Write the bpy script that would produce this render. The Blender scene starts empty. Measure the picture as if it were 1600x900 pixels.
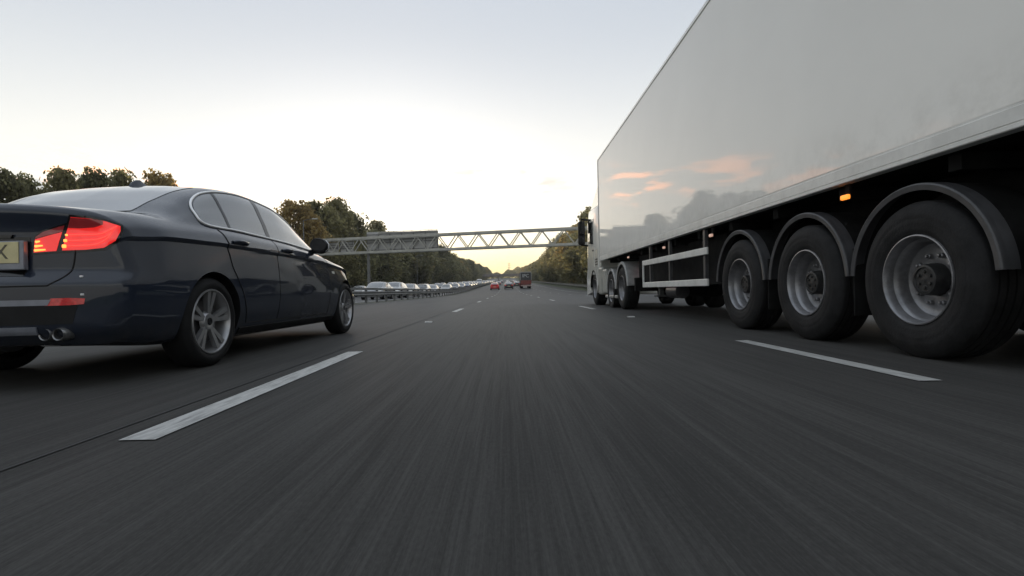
import bpy, bmesh, math, random
import numpy as np
from mathutils import Vector, Matrix
from mathutils.bvhtree import BVHTree

scn = bpy.context.scene
col = scn.collection
R = math.radians

# ------------------------------------------------------------------ camera
CAM_H = 0.52
cd = bpy.data.cameras.new('camera')
cam = bpy.data.objects.new('camera', cd)
col.objects.link(cam)
cd.sensor_width = 36.0
cd.lens = 36.0 * 815.0 / 1600.0
cd.shift_x = 8 / 1600.0
cd.shift_y = 4 / 1600.0
cd.clip_start = 0.05
cd.clip_end = 8000
cam.location = (0, 0, CAM_H)
cam.rotation_euler = (R(90), R(1.2), 0)
scn.camera = cam

# ------------------------------------------------------------------ sky, sun, exposure
SUN_EL, SUN_AZ = 4.5, -13.0          # azimuth from +Y, negative towards -X
w = bpy.data.worlds.new('World')
scn.world = w
w.use_nodes = True
nt = w.node_tree
nt.nodes.clear()
N = nt.nodes.new
L = nt.links.new


def mth(tree, op, a, b=None, c=None, clamp=False):
    n = tree.nodes.new('ShaderNodeMath')
    n.operation = op
    n.use_clamp = clamp
    for i, v in enumerate((a, b, c)):
        if v is None:
            continue
        if isinstance(v, (int, float)):
            n.inputs[i].default_value = v
        else:
            tree.links.new(v, n.inputs[i])
    return n.outputs[0]


def mixc(tree, fac, a, b, mode='MIX'):
    n = tree.nodes.new('ShaderNodeMix')
    n.data_type = 'RGBA'
    n.blend_type = mode
    for sock, v in ((n.inputs[0], fac), (n.inputs[6], a), (n.inputs[7], b)):
        if isinstance(v, (int, float)):
            sock.default_value = v
        elif isinstance(v, tuple):
            sock.default_value = v + (1,) if len(v) == 3 else v
        else:
            tree.links.new(v, sock)
    return n.outputs[2]


def smooth(tree, v, lo, hi):
    n = tree.nodes.new('ShaderNodeMapRange')
    n.interpolation_type = 'SMOOTHSTEP'
    n.inputs[1].default_value = lo
    n.inputs[2].default_value = hi
    tree.links.new(v, n.inputs[0])
    return n.outputs[0]


sky = N('ShaderNodeTexSky')
sky.sky_type = 'NISHITA'
sky.sun_disc = False
sky.sun_elevation = R(SUN_EL)
sky.sun_rotation = R(SUN_AZ)
sky.air_density = 1.0
sky.dust_density = 0.6
sky.ozone_density = 1.0
hs = N('ShaderNodeHueSaturation')
hs.inputs['Saturation'].default_value = 0.38
gm = N('ShaderNodeGamma')
gm.inputs['Gamma'].default_value = 0.32
L(sky.outputs[0], gm.inputs['Color'])
L(gm.outputs[0], hs.inputs['Color'])
tc = N('ShaderNodeTexCoord')
sx = N('ShaderNodeSeparateXYZ')
L(tc.outputs['Generated'], sx.inputs[0])
az = mth(nt, 'ARCTAN2', sx.outputs[0], sx.outputs[1])
el = mth(nt, 'ARCSINE', sx.outputs[2])
cv = N('ShaderNodeCombineXYZ')
L(mth(nt, 'MULTIPLY', az, 9.0), cv.inputs[0])
L(mth(nt, 'MULTIPLY', el, 26.0), cv.inputs[1])
nz = N('ShaderNodeTexNoise')
nz.inputs['Scale'].default_value = 1.0
nz.inputs['Detail'].default_value = 7
nz.inputs['Roughness'].default_value = 0.58
L(cv.outputs[0], nz.inputs['Vector'])
cv2 = N('ShaderNodeCombineXYZ')
L(mth(nt, 'MULTIPLY', az, 11.0), cv2.inputs[0])
L(mth(nt, 'MULTIPLY', el, 42.0), cv2.inputs[1])
cv2.inputs[2].default_value = 3.7
nz2 = N('ShaderNodeTexNoise')
nz2.inputs['Scale'].default_value = 1.0
nz2.inputs['Detail'].default_value = 6
nz2.inputs['Roughness'].default_value = 0.6
L(cv2.outputs[0], nz2.inputs['Vector'])
aaz = mth(nt, 'ABSOLUTE', az)
# grey cloud bank: low on the horizon ahead, higher round to the left
top = mth(nt, 'MULTIPLY_ADD', aaz, 0.10, 0.085)
top = mth(nt, 'MINIMUM', top, 0.15)
topn = mth(nt, 'MULTIPLY_ADD', mth(nt, 'SUBTRACT', nz.outputs[0], 0.5), 0.16, top)
bank = smooth(nt, mth(nt, 'SUBTRACT', topn, el), -0.004, 0.012)
bank = mth(nt, 'MULTIPLY', bank, smooth(nt, aaz, 0.13, 0.24))
# pink streaks low in the sky ahead and to the left
pk = smooth(nt, nz2.outputs[0], 0.47, 0.58)
ewob = mth(nt, 'MULTIPLY_ADD', mth(nt, 'SUBTRACT', nz.outputs[0], 0.5), 0.10, el)
pk = mth(nt, 'MULTIPLY', pk, smooth(nt, ewob, 0.150, 0.175))
pk = mth(nt, 'MULTIPLY', pk, mth(nt, 'SUBTRACT', 1.0, smooth(nt, ewob, 0.198, 0.235)))
pk = mth(nt, 'MULTIPLY', pk, smooth(nt, aaz, 0.17, 0.24))
pk = mth(nt, 'MULTIPLY', pk, mth(nt, 'SUBTRACT', 1.0, smooth(nt, aaz, 0.62, 0.85)))
# low yellow glow straight ahead
glow = mth(nt, 'MULTIPLY', mth(nt, 'SUBTRACT', 1.0, smooth(nt, el, 0.01, 0.15)), mth(nt, 'SUBTRACT', 1.0, smooth(nt, mth(nt, 'ABSOLUTE', mth(nt, 'ADD', az, 0.02)), 0.03, 0.34)))
tint = mixc(nt, smooth(nt, el, 0.05, 0.55), (1.05, 1.0, 0.90), (0.94, 1.0, 1.09))
base = mixc(nt, 1.0, hs.outputs[0], tint, 'MULTIPLY')
lift = mth(nt, 'MULTIPLY_ADD', smooth(nt, el, 0.12, 0.5), -0.26, 1.0)
lift = mth(nt, 'MULTIPLY_ADD', smooth(nt, el, 0.55, 0.95), 0.50, lift)
lc = N('ShaderNodeCombineColor')
for i in range(3):
    L(lift, lc.inputs[i])
base = mixc(nt, 1.0, base, lc.outputs[0], 'MULTIPLY')
c1 = mixc(nt, mth(nt, 'MULTIPLY', bank, 0.85), base, mixc(nt, 1.0, base, (0.50, 0.55, 0.66), 'MULTIPLY'))
c2 = mixc(nt, mth(nt, 'MULTIPLY', pk, 0.85), c1, mixc(nt, 1.0, base, (2.9, 1.5, 0.95), 'MULTIPLY'))
bg = N('ShaderNodeBackground')
bg.inputs['Strength'].default_value = 0.15
c3 = mixc(nt, glow, c2, mixc(nt, 1.0, c2, (0.74, 0.64, 0.34), 'MULTIPLY'))
# faint wisps straight ahead
wv = mth(nt, 'MULTIPLY', smooth(nt, nz2.outputs[0], 0.46, 0.62), smooth(nt, ewob, 0.165, 0.19))
wv = mth(nt, 'MULTIPLY', wv, mth(nt, 'SUBTRACT', 1.0, smooth(nt, ewob, 0.215, 0.245)))
wv = mth(nt, 'MULTIPLY', wv, mth(nt, 'SUBTRACT', 1.0, smooth(nt, aaz, 0.07, 0.17)))
c3 = mixc(nt, mth(nt, 'MULTIPLY', wv, 0.55), c3, mixc(nt, 1.0, c3, (0.62, 0.55, 0.52), 'MULTIPLY'))
L(c3, bg.inputs['Color'])
wo = N('ShaderNodeOutputWorld')
L(bg.outputs[0], wo.inputs['Surface'])

sd = bpy.data.lights.new('sun', 'SUN')
sd.energy = 0.6
sd.angle = R(0.5)
sd.color = (1.0, 0.78, 0.5)
sun = bpy.data.objects.new('sun', sd)
col.objects.link(sun)
sdir = Vector((math.sin(R(SUN_AZ)) * math.cos(R(SUN_EL)), math.cos(R(SUN_AZ)) * math.cos(R(SUN_EL)), math.sin(R(SUN_EL))))
sun.rotation_euler = sdir.to_track_quat('Z', 'Y').to_euler()
sun.location = (-40, 60, 60)

scn.view_settings.view_transform = 'Standard'
scn.view_settings.look = 'None'
scn.view_settings.gamma = 1
scn.view_settings.use_curve_mapping = False
scn.view_settings.exposure = 2.3


# ------------------------------------------------------------------ materials
def mat(name, base, rough=0.5, metal=0.0, spec=0.5, coat=0.0, var=0.0, scale=4.0, bump=0.0, bscale=40.0,
        emit=None, estr=0.0, trans=None, stretch=(1, 1, 1), dirt=None, rvar=0.0, coat_rough=0.03):
    m = bpy.data.materials.new(name)
    m.use_nodes = True
    t = m.node_tree
    p = t.nodes['Principled BSDF']
    p.inputs['Base Color'].default_value = tuple(base) + (1,)
    p.inputs['Roughness'].default_value = rough
    p.inputs['Metallic'].default_value = metal
    p.inputs['Specular IOR Level'].default_value = spec
    p.inputs['Coat Weight'].default_value = coat
    p.inputs['Coat Roughness'].default_value = coat_rough
    tcn = t.nodes.new('ShaderNodeTexCoord')
    mp = t.nodes.new('ShaderNodeMapping')
    mp.inputs['Scale'].default_value = stretch
    t.links.new(tcn.outputs['Object'], mp.inputs['Vector'])
    if var or dirt or rvar:
        n = t.nodes.new('ShaderNodeTexNoise')
        n.inputs['Scale'].default_value = scale
        n.inputs['Detail'].default_value = 5
        n.inputs['Roughness'].default_value = 0.6
        t.links.new(mp.outputs[0], n.inputs['Vector'])
        f = smooth(t, n.outputs[0], 0.3, 0.7)
        lo = tuple(max(0, c * (1 - var)) for c in base)
        hi = tuple(min(1, c * (1 + var)) for c in base)
        c = mixc(t, f, lo, hi)
        if dirt:
            n3 = t.nodes.new('ShaderNodeTexNoise')
            n3.inputs['Scale'].default_value = scale * 0.4
            n3.inputs['Detail'].default_value = 8
            n3.inputs['Roughness'].default_value = 0.7
            t.links.new(mp.outputs[0], n3.inputs['Vector'])
            c = mixc(t, mth(t, 'MULTIPLY', smooth(t, n3.outputs[0], 0.45, 0.72), dirt[1]), c, dirt[0])
        t.links.new(c, p.inputs['Base Color'])
        if rvar:
            t.links.new(mth(t, 'MULTIPLY_ADD', f, rvar, rough - rvar / 2), p.inputs['Roughness'])
    if bump:
        n2 = t.nodes.new('ShaderNodeTexNoise')
        n2.inputs['Scale'].default_value = bscale
        n2.inputs['Detail'].default_value = 4
        t.links.new(mp.outputs[0], n2.inputs['Vector'])
        b = t.nodes.new('ShaderNodeBump')
        b.inputs['Strength'].default_value = bump
        b.inputs['Distance'].default_value = 0.02
        t.links.new(n2.outputs[0], b.inputs['Height'])
        t.links.new(b.outputs[0], p.inputs['Normal'])
    if emit:
        p.inputs['Emission Color'].default_value = tuple(emit) + (1,)
        p.inputs['Emission Strength'].default_value = estr
    if trans:
        tr = t.nodes.new('ShaderNodeBsdfTranslucent')
        tr.inputs['Color'].default_value = tuple(trans) + (1,)
        mx = t.nodes.new('ShaderNodeMixShader')
        mx.inputs[0].default_value = 0.6
        t.links.new(p.outputs[0], mx.inputs[1])
        t.links.new(tr.outputs[0], mx.inputs[2])
        t.links.new(mx.outputs[0], t.nodes['Material Output'].inputs['Surface'])
    return m


def asphalt(name, dark, light, seed):
    """tarmac with fine lengthwise wear streaks, aggregate grain, wheel-track bands"""
    m = bpy.data.materials.new(name)
    m.use_nodes = True
    t = m.node_tree
    p = t.nodes['Principled BSDF']
    tcn = t.nodes.new('ShaderNodeTexCoord')

    def noise(sc, scale, detail=4, rough=0.6, off=0.0):
        mp = t.nodes.new('ShaderNodeMapping')
        mp.inputs['Scale'].default_value = sc
        mp.inputs['Location'].default_value = (seed + off, off, seed)
        t.links.new(tcn.outputs['Object'], mp.inputs['Vector'])
        n = t.nodes.new('ShaderNodeTexNoise')
        n.inputs['Scale'].default_value = scale
        n.inputs['Detail'].default_value = detail
        n.inputs['Roughness'].default_value = rough
        t.links.new(mp.outputs[0], n.inputs['Vector'])
        return n.outputs[0]
    streak = noise((55, 0.9, 1), 1.0, 5, 0.7)
    streak3 = noise((150, 1.6, 1), 1.0, 4, 0.75, 13.0)
    streak2 = noise((14, 0.25, 1), 1.0, 4, 0.6, 5.0)
    grain = noise((1, 0.35, 1), 120.0, 3, 0.7, 2.0)
    patch = noise((1, 0.2, 1), 0.6, 5, 0.6, 9.0)
    f = mth(t, 'ADD', mth(t, 'MULTIPLY', mth(t, 'ADD', streak, streak3), 0.3), mth(t, 'MULTIPLY', streak2, 0.25))
    f = mth(t, 'ADD', f, mth(t, 'MULTIPLY', grain, 0.25))
    f = mth(t, 'ADD', f, mth(t, 'MULTIPLY', patch, 0.35))
    f = smooth(t, f, 0.56, 0.84)
    t.links.new(mixc(t, f, dark, light), p.inputs['Base Color'])
    p.inputs['Roughness'].default_value = 0.9
    p.inputs['Specular IOR Level'].default_value = 0.0
    b = t.nodes.new('ShaderNodeBump')
    b.inputs['Strength'].default_value = 0.25
    b.inputs['Distance'].default_value = 0.01
    t.links.new(mth(t, 'ADD', grain, mth(t, 'MULTIPLY', streak, 0.6)), b.inputs['Height'])
    t.links.new(b.outputs[0], p.inputs['Normal'])
    # worn stone tops: a soft sheen that only builds up towards grazing angles
    lw = t.nodes.new('ShaderNodeLayerWeight')
    gl = t.nodes.new('ShaderNodeBsdfGlossy')
    gl.inputs['Roughness'].default_value = 0.38
    mx = t.nodes.new('ShaderNodeMixShader')
    t.links.new(mth(t, 'MULTIPLY', mth(t, 'POWER', lw.outputs['Facing'], 9.0), 0.16), mx.inputs[0])
    t.links.new(p.outputs[0], mx.inputs[1])
    t.links.new(gl.outputs[0], mx.inputs[2])
    t.links.new(mx.outputs[0], t.nodes['Material Output'].inputs['Surface'])
    return m


M = {}
M['asphalt'] = asphalt('asphalt', (0.0415, 0.0403, 0.0385), (0.071, 0.069, 0.0655), 1.3)
M['asphalt_side'] = asphalt('asphalt_lighter', (0.05, 0.05, 0.05), (0.085, 0.084, 0.082), 6.1)
M['paint_line'] = mat('road_paint', (0.40, 0.40, 0.385), 0.6, var=0.2, scale=30, stretch=(2, 0.25, 1), dirt=((0.06, 0.06, 0.06), 0.6))
M['joint'] = mat('road_joint', (0.024, 0.024, 0.024), 0.8, var=0.3, scale=8)
M['grass'] = mat('verge_grass', (0.05, 0.065, 0.025), 0.9, var=0.5, scale=1.2, bump=0.6, bscale=9)
M['gravel'] = mat('median_soil', (0.09, 0.09, 0.07), 0.9, var=0.5, scale=3, bump=0.5, bscale=14)
M['galv'] = mat('galvanised_steel', (0.13, 0.132, 0.13), 0.6, 0.2, var=0.25, scale=2.5)
M['galv_light'] = mat('gantry_steel', (0.40, 0.39, 0.35), 0.5, 0.1, var=0.15, scale=1.5)
M['sign_back'] = mat('sign_back_grey', (0.40, 0.395, 0.385), 0.6, 0.1, var=0.1, scale=0.8)
M['white_gel'] = mat('white_panel', (0.86, 0.845, 0.80), 0.5, 0, 0.15, coat=0.62, var=0.02, scale=0.8, coat_rough=0.03)
M['alu'] = mat('white_rail', (0.66, 0.66, 0.63), 0.35, 0.0, 0.5, var=0.08, scale=6, dirt=((0.2, 0.19, 0.17), 0.25))
M['alu_dull'] = mat('dull_aluminium', (0.42, 0.42, 0.40), 0.45, 0.4, var=0.15, scale=5)
M['chassis'] = mat('chassis_black', (0.010, 0.010, 0.010), 0.9, 0, 0.15, var=0.4, scale=5)
M['rubber'] = mat('tyre_rubber', (0.016, 0.016, 0.0165), 0.75, 0, 0.2, var=0.3, scale=7, bump=0.15, bscale=60)
M['rubber_car'] = mat('car_tyre_rubber', (0.009, 0.009, 0.0095), 0.7, 0, 0.2, var=0.25, scale=9, bump=0.1, bscale=80)
M['steel_wheel'] = mat('painted_steel_wheel', (0.24, 0.24, 0.25), 0.40, 0.55, var=0.2, scale=7, dirt=((0.05, 0.045, 0.04), 0.6))
M['hub'] = mat('greasy_hub', (0.03, 0.03, 0.03), 0.5, 0.3, var=0.4, scale=14)
M['fender'] = mat('grey_plastic_fender', (0.055, 0.055, 0.058), 0.4, var=0.2, scale=8)
M['fender_light'] = mat('light_fender', (0.34, 0.34, 0.33), 0.5, var=0.2, scale=6)
M['navy'] = mat('navy_car_paint', (0.012, 0.017, 0.029), 0.5, 0.0, 0.08, coat=1.0, var=0.06, scale=250, coat_rough=0.02)
def road_film(m_, lo, hi, colour, amount):
    t = m_.node_tree
    p = t.nodes['Principled BSDF']
    src = p.inputs['Base Color'].links[0].from_socket
    tcn = t.nodes.new('ShaderNodeTexCoord')
    sp = t.nodes.new('ShaderNodeSeparateXYZ')
    t.links.new(tcn.outputs['Object'], sp.inputs[0])
    n = t.nodes.new('ShaderNodeTexNoise')
    n.inputs['Scale'].default_value = 3.5
    n.inputs['Detail'].default_value = 9
    n.inputs['Roughness'].default_value = 0.7
    t.links.new(tcn.outputs['Object'], n.inputs['Vector'])
    f = mth(t, 'SUBTRACT', 1.0, smooth(t, sp.outputs[2], lo, hi))
    f = mth(t, 'MULTIPLY', mth(t, 'MULTIPLY', f, smooth(t, n.outputs[0], 0.35, 0.7)), amount)
    t.links.new(mixc(t, f, src, colour), p.inputs['Base Color'])


road_film(M['navy'], 0.2, 0.55, (0.045, 0.042, 0.038), 0.5)
road_film(M['white_gel'], 1.35, 2.0, (0.42, 0.40, 0.36), 0.35)
M['black_plastic'] = mat('black_plastic', (0.009, 0.009, 0.0095), 0.55, 0, 0.2, var=0.2, scale=10)
M['gloss_black'] = mat('gloss_black', (0.008, 0.008, 0.009), 0.12, 0, 0.5, var=0.1, scale=8)
M['chrome'] = mat('satin_chrome', (0.75, 0.75, 0.75), 0.28, 0.45, var=0.05, scale=12)
M['alloy'] = mat('silver_alloy', (0.32, 0.32, 0.325), 0.33, 0.7, var=0.08, scale=14)
M['alloy_dark'] = mat('dark_alloy', (0.13, 0.13, 0.135), 0.45, 0.6, var=0.2, scale=12)  # darker alloy grey of the brake disc and wheel back
M['tint'] = mat('tinted_glass', (0.045, 0.05, 0.052), 0.03, 0, 0.9, coat=1.0, var=0.05, scale=2)
M['screen_glass'] = mat('screen_glass', (0.03, 0.033, 0.036), 0.03, 0, 1.0, coat=1.0, var=0.05, scale=2)
M['screen_glass'].node_tree.nodes['Principled BSDF'].inputs['IOR'].default_value = 2.0
M['exhaust'] = mat('exhaust_steel', (0.22, 0.22, 0.22), 0.3, 0.8, var=0.2, scale=30)
M['lamp_red'] = mat('tail_lamp_red', (0.45, 0.01, 0.012), 0.12, coat=1.0, var=0.1, scale=20, emit=(1.0, 0.025, 0.02), estr=0.13)
M['lamp_dim'] = mat('tail_lamp_smoked', (0.20, 0.018, 0.022), 0.12, coat=1.0, var=0.1, scale=20, emit=(1, 0.05, 0.05), estr=0.008)
M['lamp_bar'] = mat('tail_lamp_light_bar', (0.6, 0.02, 0.02), 0.2, coat=1.0, var=0.05, scale=20, emit=(1.0, 0.03, 0.02), estr=0.42)
M['lamp_led'] = mat('tail_lamp_led', (0.9, 0.3, 0.1), 0.2, var=0.05, scale=20, emit=(1.0, 0.22, 0.04), estr=0.6)
M['reflector'] = mat('red_reflector', (0.42, 0.014, 0.016), 0.18, coat=1.0, var=0.25, scale=60, emit=(1, 0.02, 0.02), estr=0.01)
M['plate_yellow'] = mat('yellow_plate', (0.52, 0.46, 0.25), 0.4, var=0.08, scale=20)
M['plate_text'] = mat('plate_lettering', (0.08, 0.07, 0.045), 0.5, var=0.1, scale=20)
M['trim_grey'] = mat('bumper_trim', (0.20, 0.21, 0.24), 0.3, 0.4, var=0.1, scale=9)
M['amber'] = mat('amber_marker', (0.7, 0.25, 0.05), 0.3, var=0.1, scale=20, emit=(1.0, 0.27, 0.03), estr=0.3)
M['amber_off'] = mat('pale_marker', (0.55, 0.42, 0.36), 0.3, var=0.1, scale=20, emit=(1.0, 0.6, 0.45), estr=0.08)
M['red_lamp'] = mat('red_marker', (0.6, 0.04, 0.08), 0.3, var=0.1, scale=20, emit=(1.0, 0.06, 0.14), estr=0.35)
M['indicator'] = mat('clear_repeater', (0.65, 0.62, 0.55), 0.2, var=0.1, scale=20)
M['cab_white'] = mat('cab_white', (0.74, 0.73, 0.68), 0.22, 0, 0.5, coat=0.7, var=0.05, scale=2)
M['bark'] = mat('bark', (0.06, 0.05, 0.04), 0.9, var=0.4, scale=6, bump=0.5, bscale=12)
M['leaf_olive'] = mat('leaf_olive', (0.12, 0.112, 0.06), 0.7, spec=0.25, var=0.45, scale=0.5, trans=(0.36, 0.33, 0.16))
M['leaf_dark'] = mat('leaf_dark', (0.10, 0.098, 0.055), 0.7, spec=0.25, var=0.45, scale=0.5, trans=(0.28, 0.27, 0.14))
M['leaf_gold'] = mat('leaf_gold', (0.14, 0.105, 0.042), 0.7, spec=0.25, var=0.5, scale=0.5, trans=(0.48, 0.36, 0.15))
M['concrete'] = mat('concrete', (0.20, 0.175, 0.16), 0.8, var=0.2, scale=0.5)
M['fuel_tank'] = mat('side_skirt_grey', (0.36, 0.36, 0.33), 0.4, 0.2, var=0.15, scale=4)
M['dark_panel'] = mat('dark_panel', (0.05, 0.05, 0.052), 0.5, var=0.2, scale=2)
M['red_panel'] = mat('dull_red_panel', (0.22, 0.05, 0.04), 0.5, var=0.2, scale=2)
M['white_letter'] = mat('white_lettering', (0.62, 0.62, 0.6), 0.6, var=0.05, scale=5)
M['bumper_pale'] = mat('pale_bumper', (0.42, 0.3, 0.27), 0.5, var=0.15, scale=3)
M['headlamp'] = mat('lit_headlamp', (0.8, 0.75, 0.6), 0.3, var=0.05, scale=5, emit=(1.0, 0.82, 0.55), estr=1.1)
M['tail_far'] = mat('tail_lamp_far', (0.6, 0.03, 0.03), 0.3, var=0.05, scale=5, emit=(1.0, 0.05, 0.04), estr=0.10)
M['blue_badge'] = mat('badge_blue', (0.05, 0.16, 0.45), 0.3, var=0.05, scale=20)
M['white_badge'] = mat('badge_white', (0.7, 0.7, 0.7), 0.3, var=0.05, scale=20)
for k, c in dict(silver=(0.19, 0.19, 0.19), white=(0.36, 0.36, 0.35), grey=(0.10, 0.105, 0.11), black=(0.02, 0.02, 0.022),
                 red=(0.55, 0.03, 0.035), beige=(0.30, 0.275, 0.24), blue=(0.07, 0.09, 0.14), darkred=(0.12, 0.03, 0.03)).items():
    M['car_' + k] = mat('car_paint_' + k, c, 0.3, 0.1, 0.5, coat=0.9, var=0.05, scale=3)


# ------------------------------------------------------------------ mesh builder
def world_loc(o):
    v = Vector((0, 0, 0))
    while o is not None:
        v += o.location
        o = o.parent
    return v


class MB:
    def __init__(self):
        self.v, self.f, self.m = [], [], []

    def add(self, vs, fs, mi=0):
        b = len(self.v)
        self.v += [tuple(p) for p in vs]
        self.f += [tuple(b + i for i in f) for f in fs]
        self.m += [mi] * len(fs)
        return self

    def box(self, x0, x1, y0, y1, z0, z1, mi=0):
        vs = [(x, y, z) for z in (z0, z1) for y in (y0, y1) for x in (x0, x1)]
        return self.add(vs, [(0, 2, 3, 1), (4, 5, 7, 6), (0, 1, 5, 4), (2, 6, 7, 3), (0, 4, 6, 2), (1, 3, 7, 5)], mi)

    def rbox(self, x0, x1, y0, y1, z0, z1, r=0.02, mi=0):
        """box with chamfered edges"""
        bm = bmesh.new()
        bmesh.ops.create_cube(bm, size=1)
        for q in bm.verts:
            q.co = Vector(((x0 + x1) / 2 + q.co.x * (x1 - x0), (y0 + y1) / 2 + q.co.y * (y1 - y0), (z0 + z1) / 2 + q.co.z * (z1 - z0)))
        bmesh.ops.bevel(bm, geom=bm.edges[:], offset=r, segments=2, profile=0.5, affect='EDGES')
        bm.verts.index_update()
        self.add([q.co[:] for q in bm.verts], [[q.index for q in f.verts] for f in bm.faces], mi)
        bm.free()
        return self

    def tube(self, pts, r, n=8, mi=0, closed=False, caps=True):
        pts = [Vector(p) for p in pts]
        k = len(pts)
        rr = r if isinstance(r, (list, tuple)) else [r] * k
        vs, fs = [], []
        up = Vector((0, 0, 1))
        for i, p in enumerate(pts):
            if closed:
                t = pts[(i + 1) % k] - pts[i - 1]
            else:
                t = pts[min(i + 1, k - 1)] - pts[max(i - 1, 0)]
            t.normalize()
            a = t.cross(up)
            if a.length < 1e-3:
                a = t.cross(Vector((0, 1, 0)))
            a.normalize()
            b = t.cross(a)
            for j in range(n):
                th = 2 * math.pi * (j + 0.5) / n
                vs.append(p + (a * math.cos(th) + b * math.sin(th)) * rr[i])
        for i in range(k if closed else k - 1):
            for j in range(n):
                i2 = (i + 1) % k
                fs.append((i * n + j, i * n + (j + 1) % n, i2 * n + (j + 1) % n, i2 * n + j))
        if caps and not closed:
            fs.append(tuple(range(n))[::-1])
            fs.append(tuple((k - 1) * n + j for j in range(n)))
        return self.add(vs, fs, mi)

    def bar(self, a, b, wd, ht, mi=0):
        """rectangular bar from a to b"""
        a, b = Vector(a), Vector(b)
        t = (b - a).normalized()
        s = t.cross(Vector((0, 0, 1)))
        if s.length < 1e-3:
            s = Vector((1, 0, 0))
        s.normalize()
        u = s.cross(t)
        vs = []
        for p in (a, b):
            for (i, j) in ((-1, -1), (1, -1), (1, 1), (-1, 1)):
                vs.append(p + s * i * wd / 2 + u * j * ht / 2)
        return self.add(vs, [(0, 1, 2, 3), (7, 6, 5, 4), (0, 4, 5, 1), (1, 5, 6, 2), (2, 6, 7, 3), (3, 7, 4, 0)], mi)

    def lathe_x(self, prof, cx, cy, cz, side=1, n=64, mi=0, mats=None):
        """prof = [(a, r)], a measured outward along side*X from cx"""
        vs, fs, ms = [], [], []
        k = len(prof)
        for i in range(n):
            th = 2 * math.pi * i / n
            for (a, r) in prof:
                vs.append((cx + side * a, cy + r * math.cos(th), cz + r * math.sin(th)))
        b = len(self.v)
        self.v += vs
        for i in range(n):
            i2 = (i + 1) % n
            for j in range(k - 1):
                f = (b + i * k + j, b + i * k + j + 1, b + i2 * k + j + 1, b + i2 * k + j)
                self.f.append(f if side > 0 else f[::-1])
                self.m.append(mats[j] if mats else mi)
        return self

    def prism(self, poly, axis, a0, a1, mi=0):
        """poly in the two other axes (cyclic order), extruded along axis"""
        def P(u, v, a):
            return {'x': (a, u, v), 'y': (u, a, v), 'z': (u, v, a)}[axis]
        n = len(poly)
        vs = [P(u, v, a0) for u, v in poly] + [P(u, v, a1) for u, v in poly]
        fs = [tuple(range(n))[::-1], tuple(range(n, 2 * n))]
        fs += [(i, (i + 1) % n, n + (i + 1) % n, n + i) for i in range(n)]
        return self.add(vs, fs, mi)

    def sweep_arc(self, cross, cx, cy, cz, r, a0, a1, n=40, side=1, mi=0):
        """cross = [(dx, dr)] closed polygon swept round the X axis"""
        k = len(cross)
        vs, fs = [], []
        for i in range(n + 1):
            th = R(a0 + (a1 - a0) * i / n)
            for dx, dr in cross:
                vs.append((cx + side * dx, cy + (r + dr) * math.cos(th), cz + (r + dr) * math.sin(th)))
        for i in range(n):
            for j in range(k):
                fs.append((i * k + j, i * k + (j + 1) % k, (i + 1) * k + (j + 1) % k, (i + 1) * k + j))
        fs.append(tuple(range(k))[::-1])
        fs.append(tuple(n * k + j for j in range(k)))
        return self.add(vs, fs, mi)

    def build(self, name, mats, parent=None, smooth_deg=None, loc=None, fixn=True):
        me = bpy.data.meshes.new(name)
        off = world_loc(parent) if parent is not None else Vector(loc or (0, 0, 0))
        me.from_pydata([(p[0] - off.x, p[1] - off.y, p[2] - off.z) for p in self.v], [], self.f)
        mats = mats if isinstance(mats, (list, tuple)) else [mats]
        for m_ in mats:
            me.materials.append(m_)
        if len(mats) > 1:
            me.polygons.foreach_set('material_index', self.m)
        if fixn:
            bm = bmesh.new()
            bm.from_mesh(me)
            bmesh.ops.recalc_face_normals(bm, faces=bm.faces)
            bm.to_mesh(me)
            bm.free()
        if smooth_deg:
            me.polygons.foreach_set('use_smooth', [True] * len(me.polygons))
            me.set_sharp_from_angle(angle=R(smooth_deg))
        o = bpy.data.objects.new(name, me)
        col.objects.link(o)
        if parent is not None:
            o.parent = parent
        elif loc:
            o.location = loc
        return o


def tag(o, label=None, cat=None, group=None, kind=None):
    if label:
        o['label'] = label
    if cat:
        o['category'] = cat
    if group:
        o['group'] = group
    if kind:
        o['kind'] = kind
    return o


def empty(name, loc, label, cat, group=None):
    o = bpy.data.objects.new(name, None)
    o.empty_display_size = 0.3
    col.objects.link(o)
    o.location = loc
    return tag(o, label, cat, group)


def copy_tree(o, parent=None):
    c = o.copy()
    col.objects.link(c)
    c.parent = parent
    for ch in list(o.children):
        copy_tree(ch, c)
    return c


def text_mesh(name, body, size, material, parent, loc, rot, depth=0.002, align='RIGHT'):
    cu = bpy.data.curves.new(name, 'FONT')
    cu.body = body
    cu.size = size
    cu.align_x = align
    cu.align_y = 'CENTER'
    cu.extrude = depth
    tmp = bpy.data.objects.new(name + '_tmp', cu)
    col.objects.link(tmp)
    dg = bpy.context.evaluated_depsgraph_get()
    me = bpy.data.meshes.new_from_object(tmp.evaluated_get(dg))
    bpy.data.objects.remove(tmp)
    me.materials.clear()
    me.materials.append(material)
    o = bpy.data.objects.new(name, me)
    col.objects.link(o)
    o.parent = parent
    o.location = Vector(loc)
    o.rotation_euler = rot
    return o


# ------------------------------------------------------------------ terrain profile: the road dips level, then climbs away
def zr(y):
    if y < 50:
        return 0.0
    if y < 105:
        return 0.0002 * (y - 50) ** 2
    if y < 480:
        return 0.605 + 0.022 * (y - 105)
    if y < 900:
        return 8.855 + 0.032 * (y - 480)
    return 22.3


YS = [-300, -100, -40, -20] + list(range(-10, 50, 5)) + list(range(50, 110, 5)) + list(range(110, 480, 20)) + list(range(480, 920, 30)) + [950, 1200, 1800, 3000]


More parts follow.
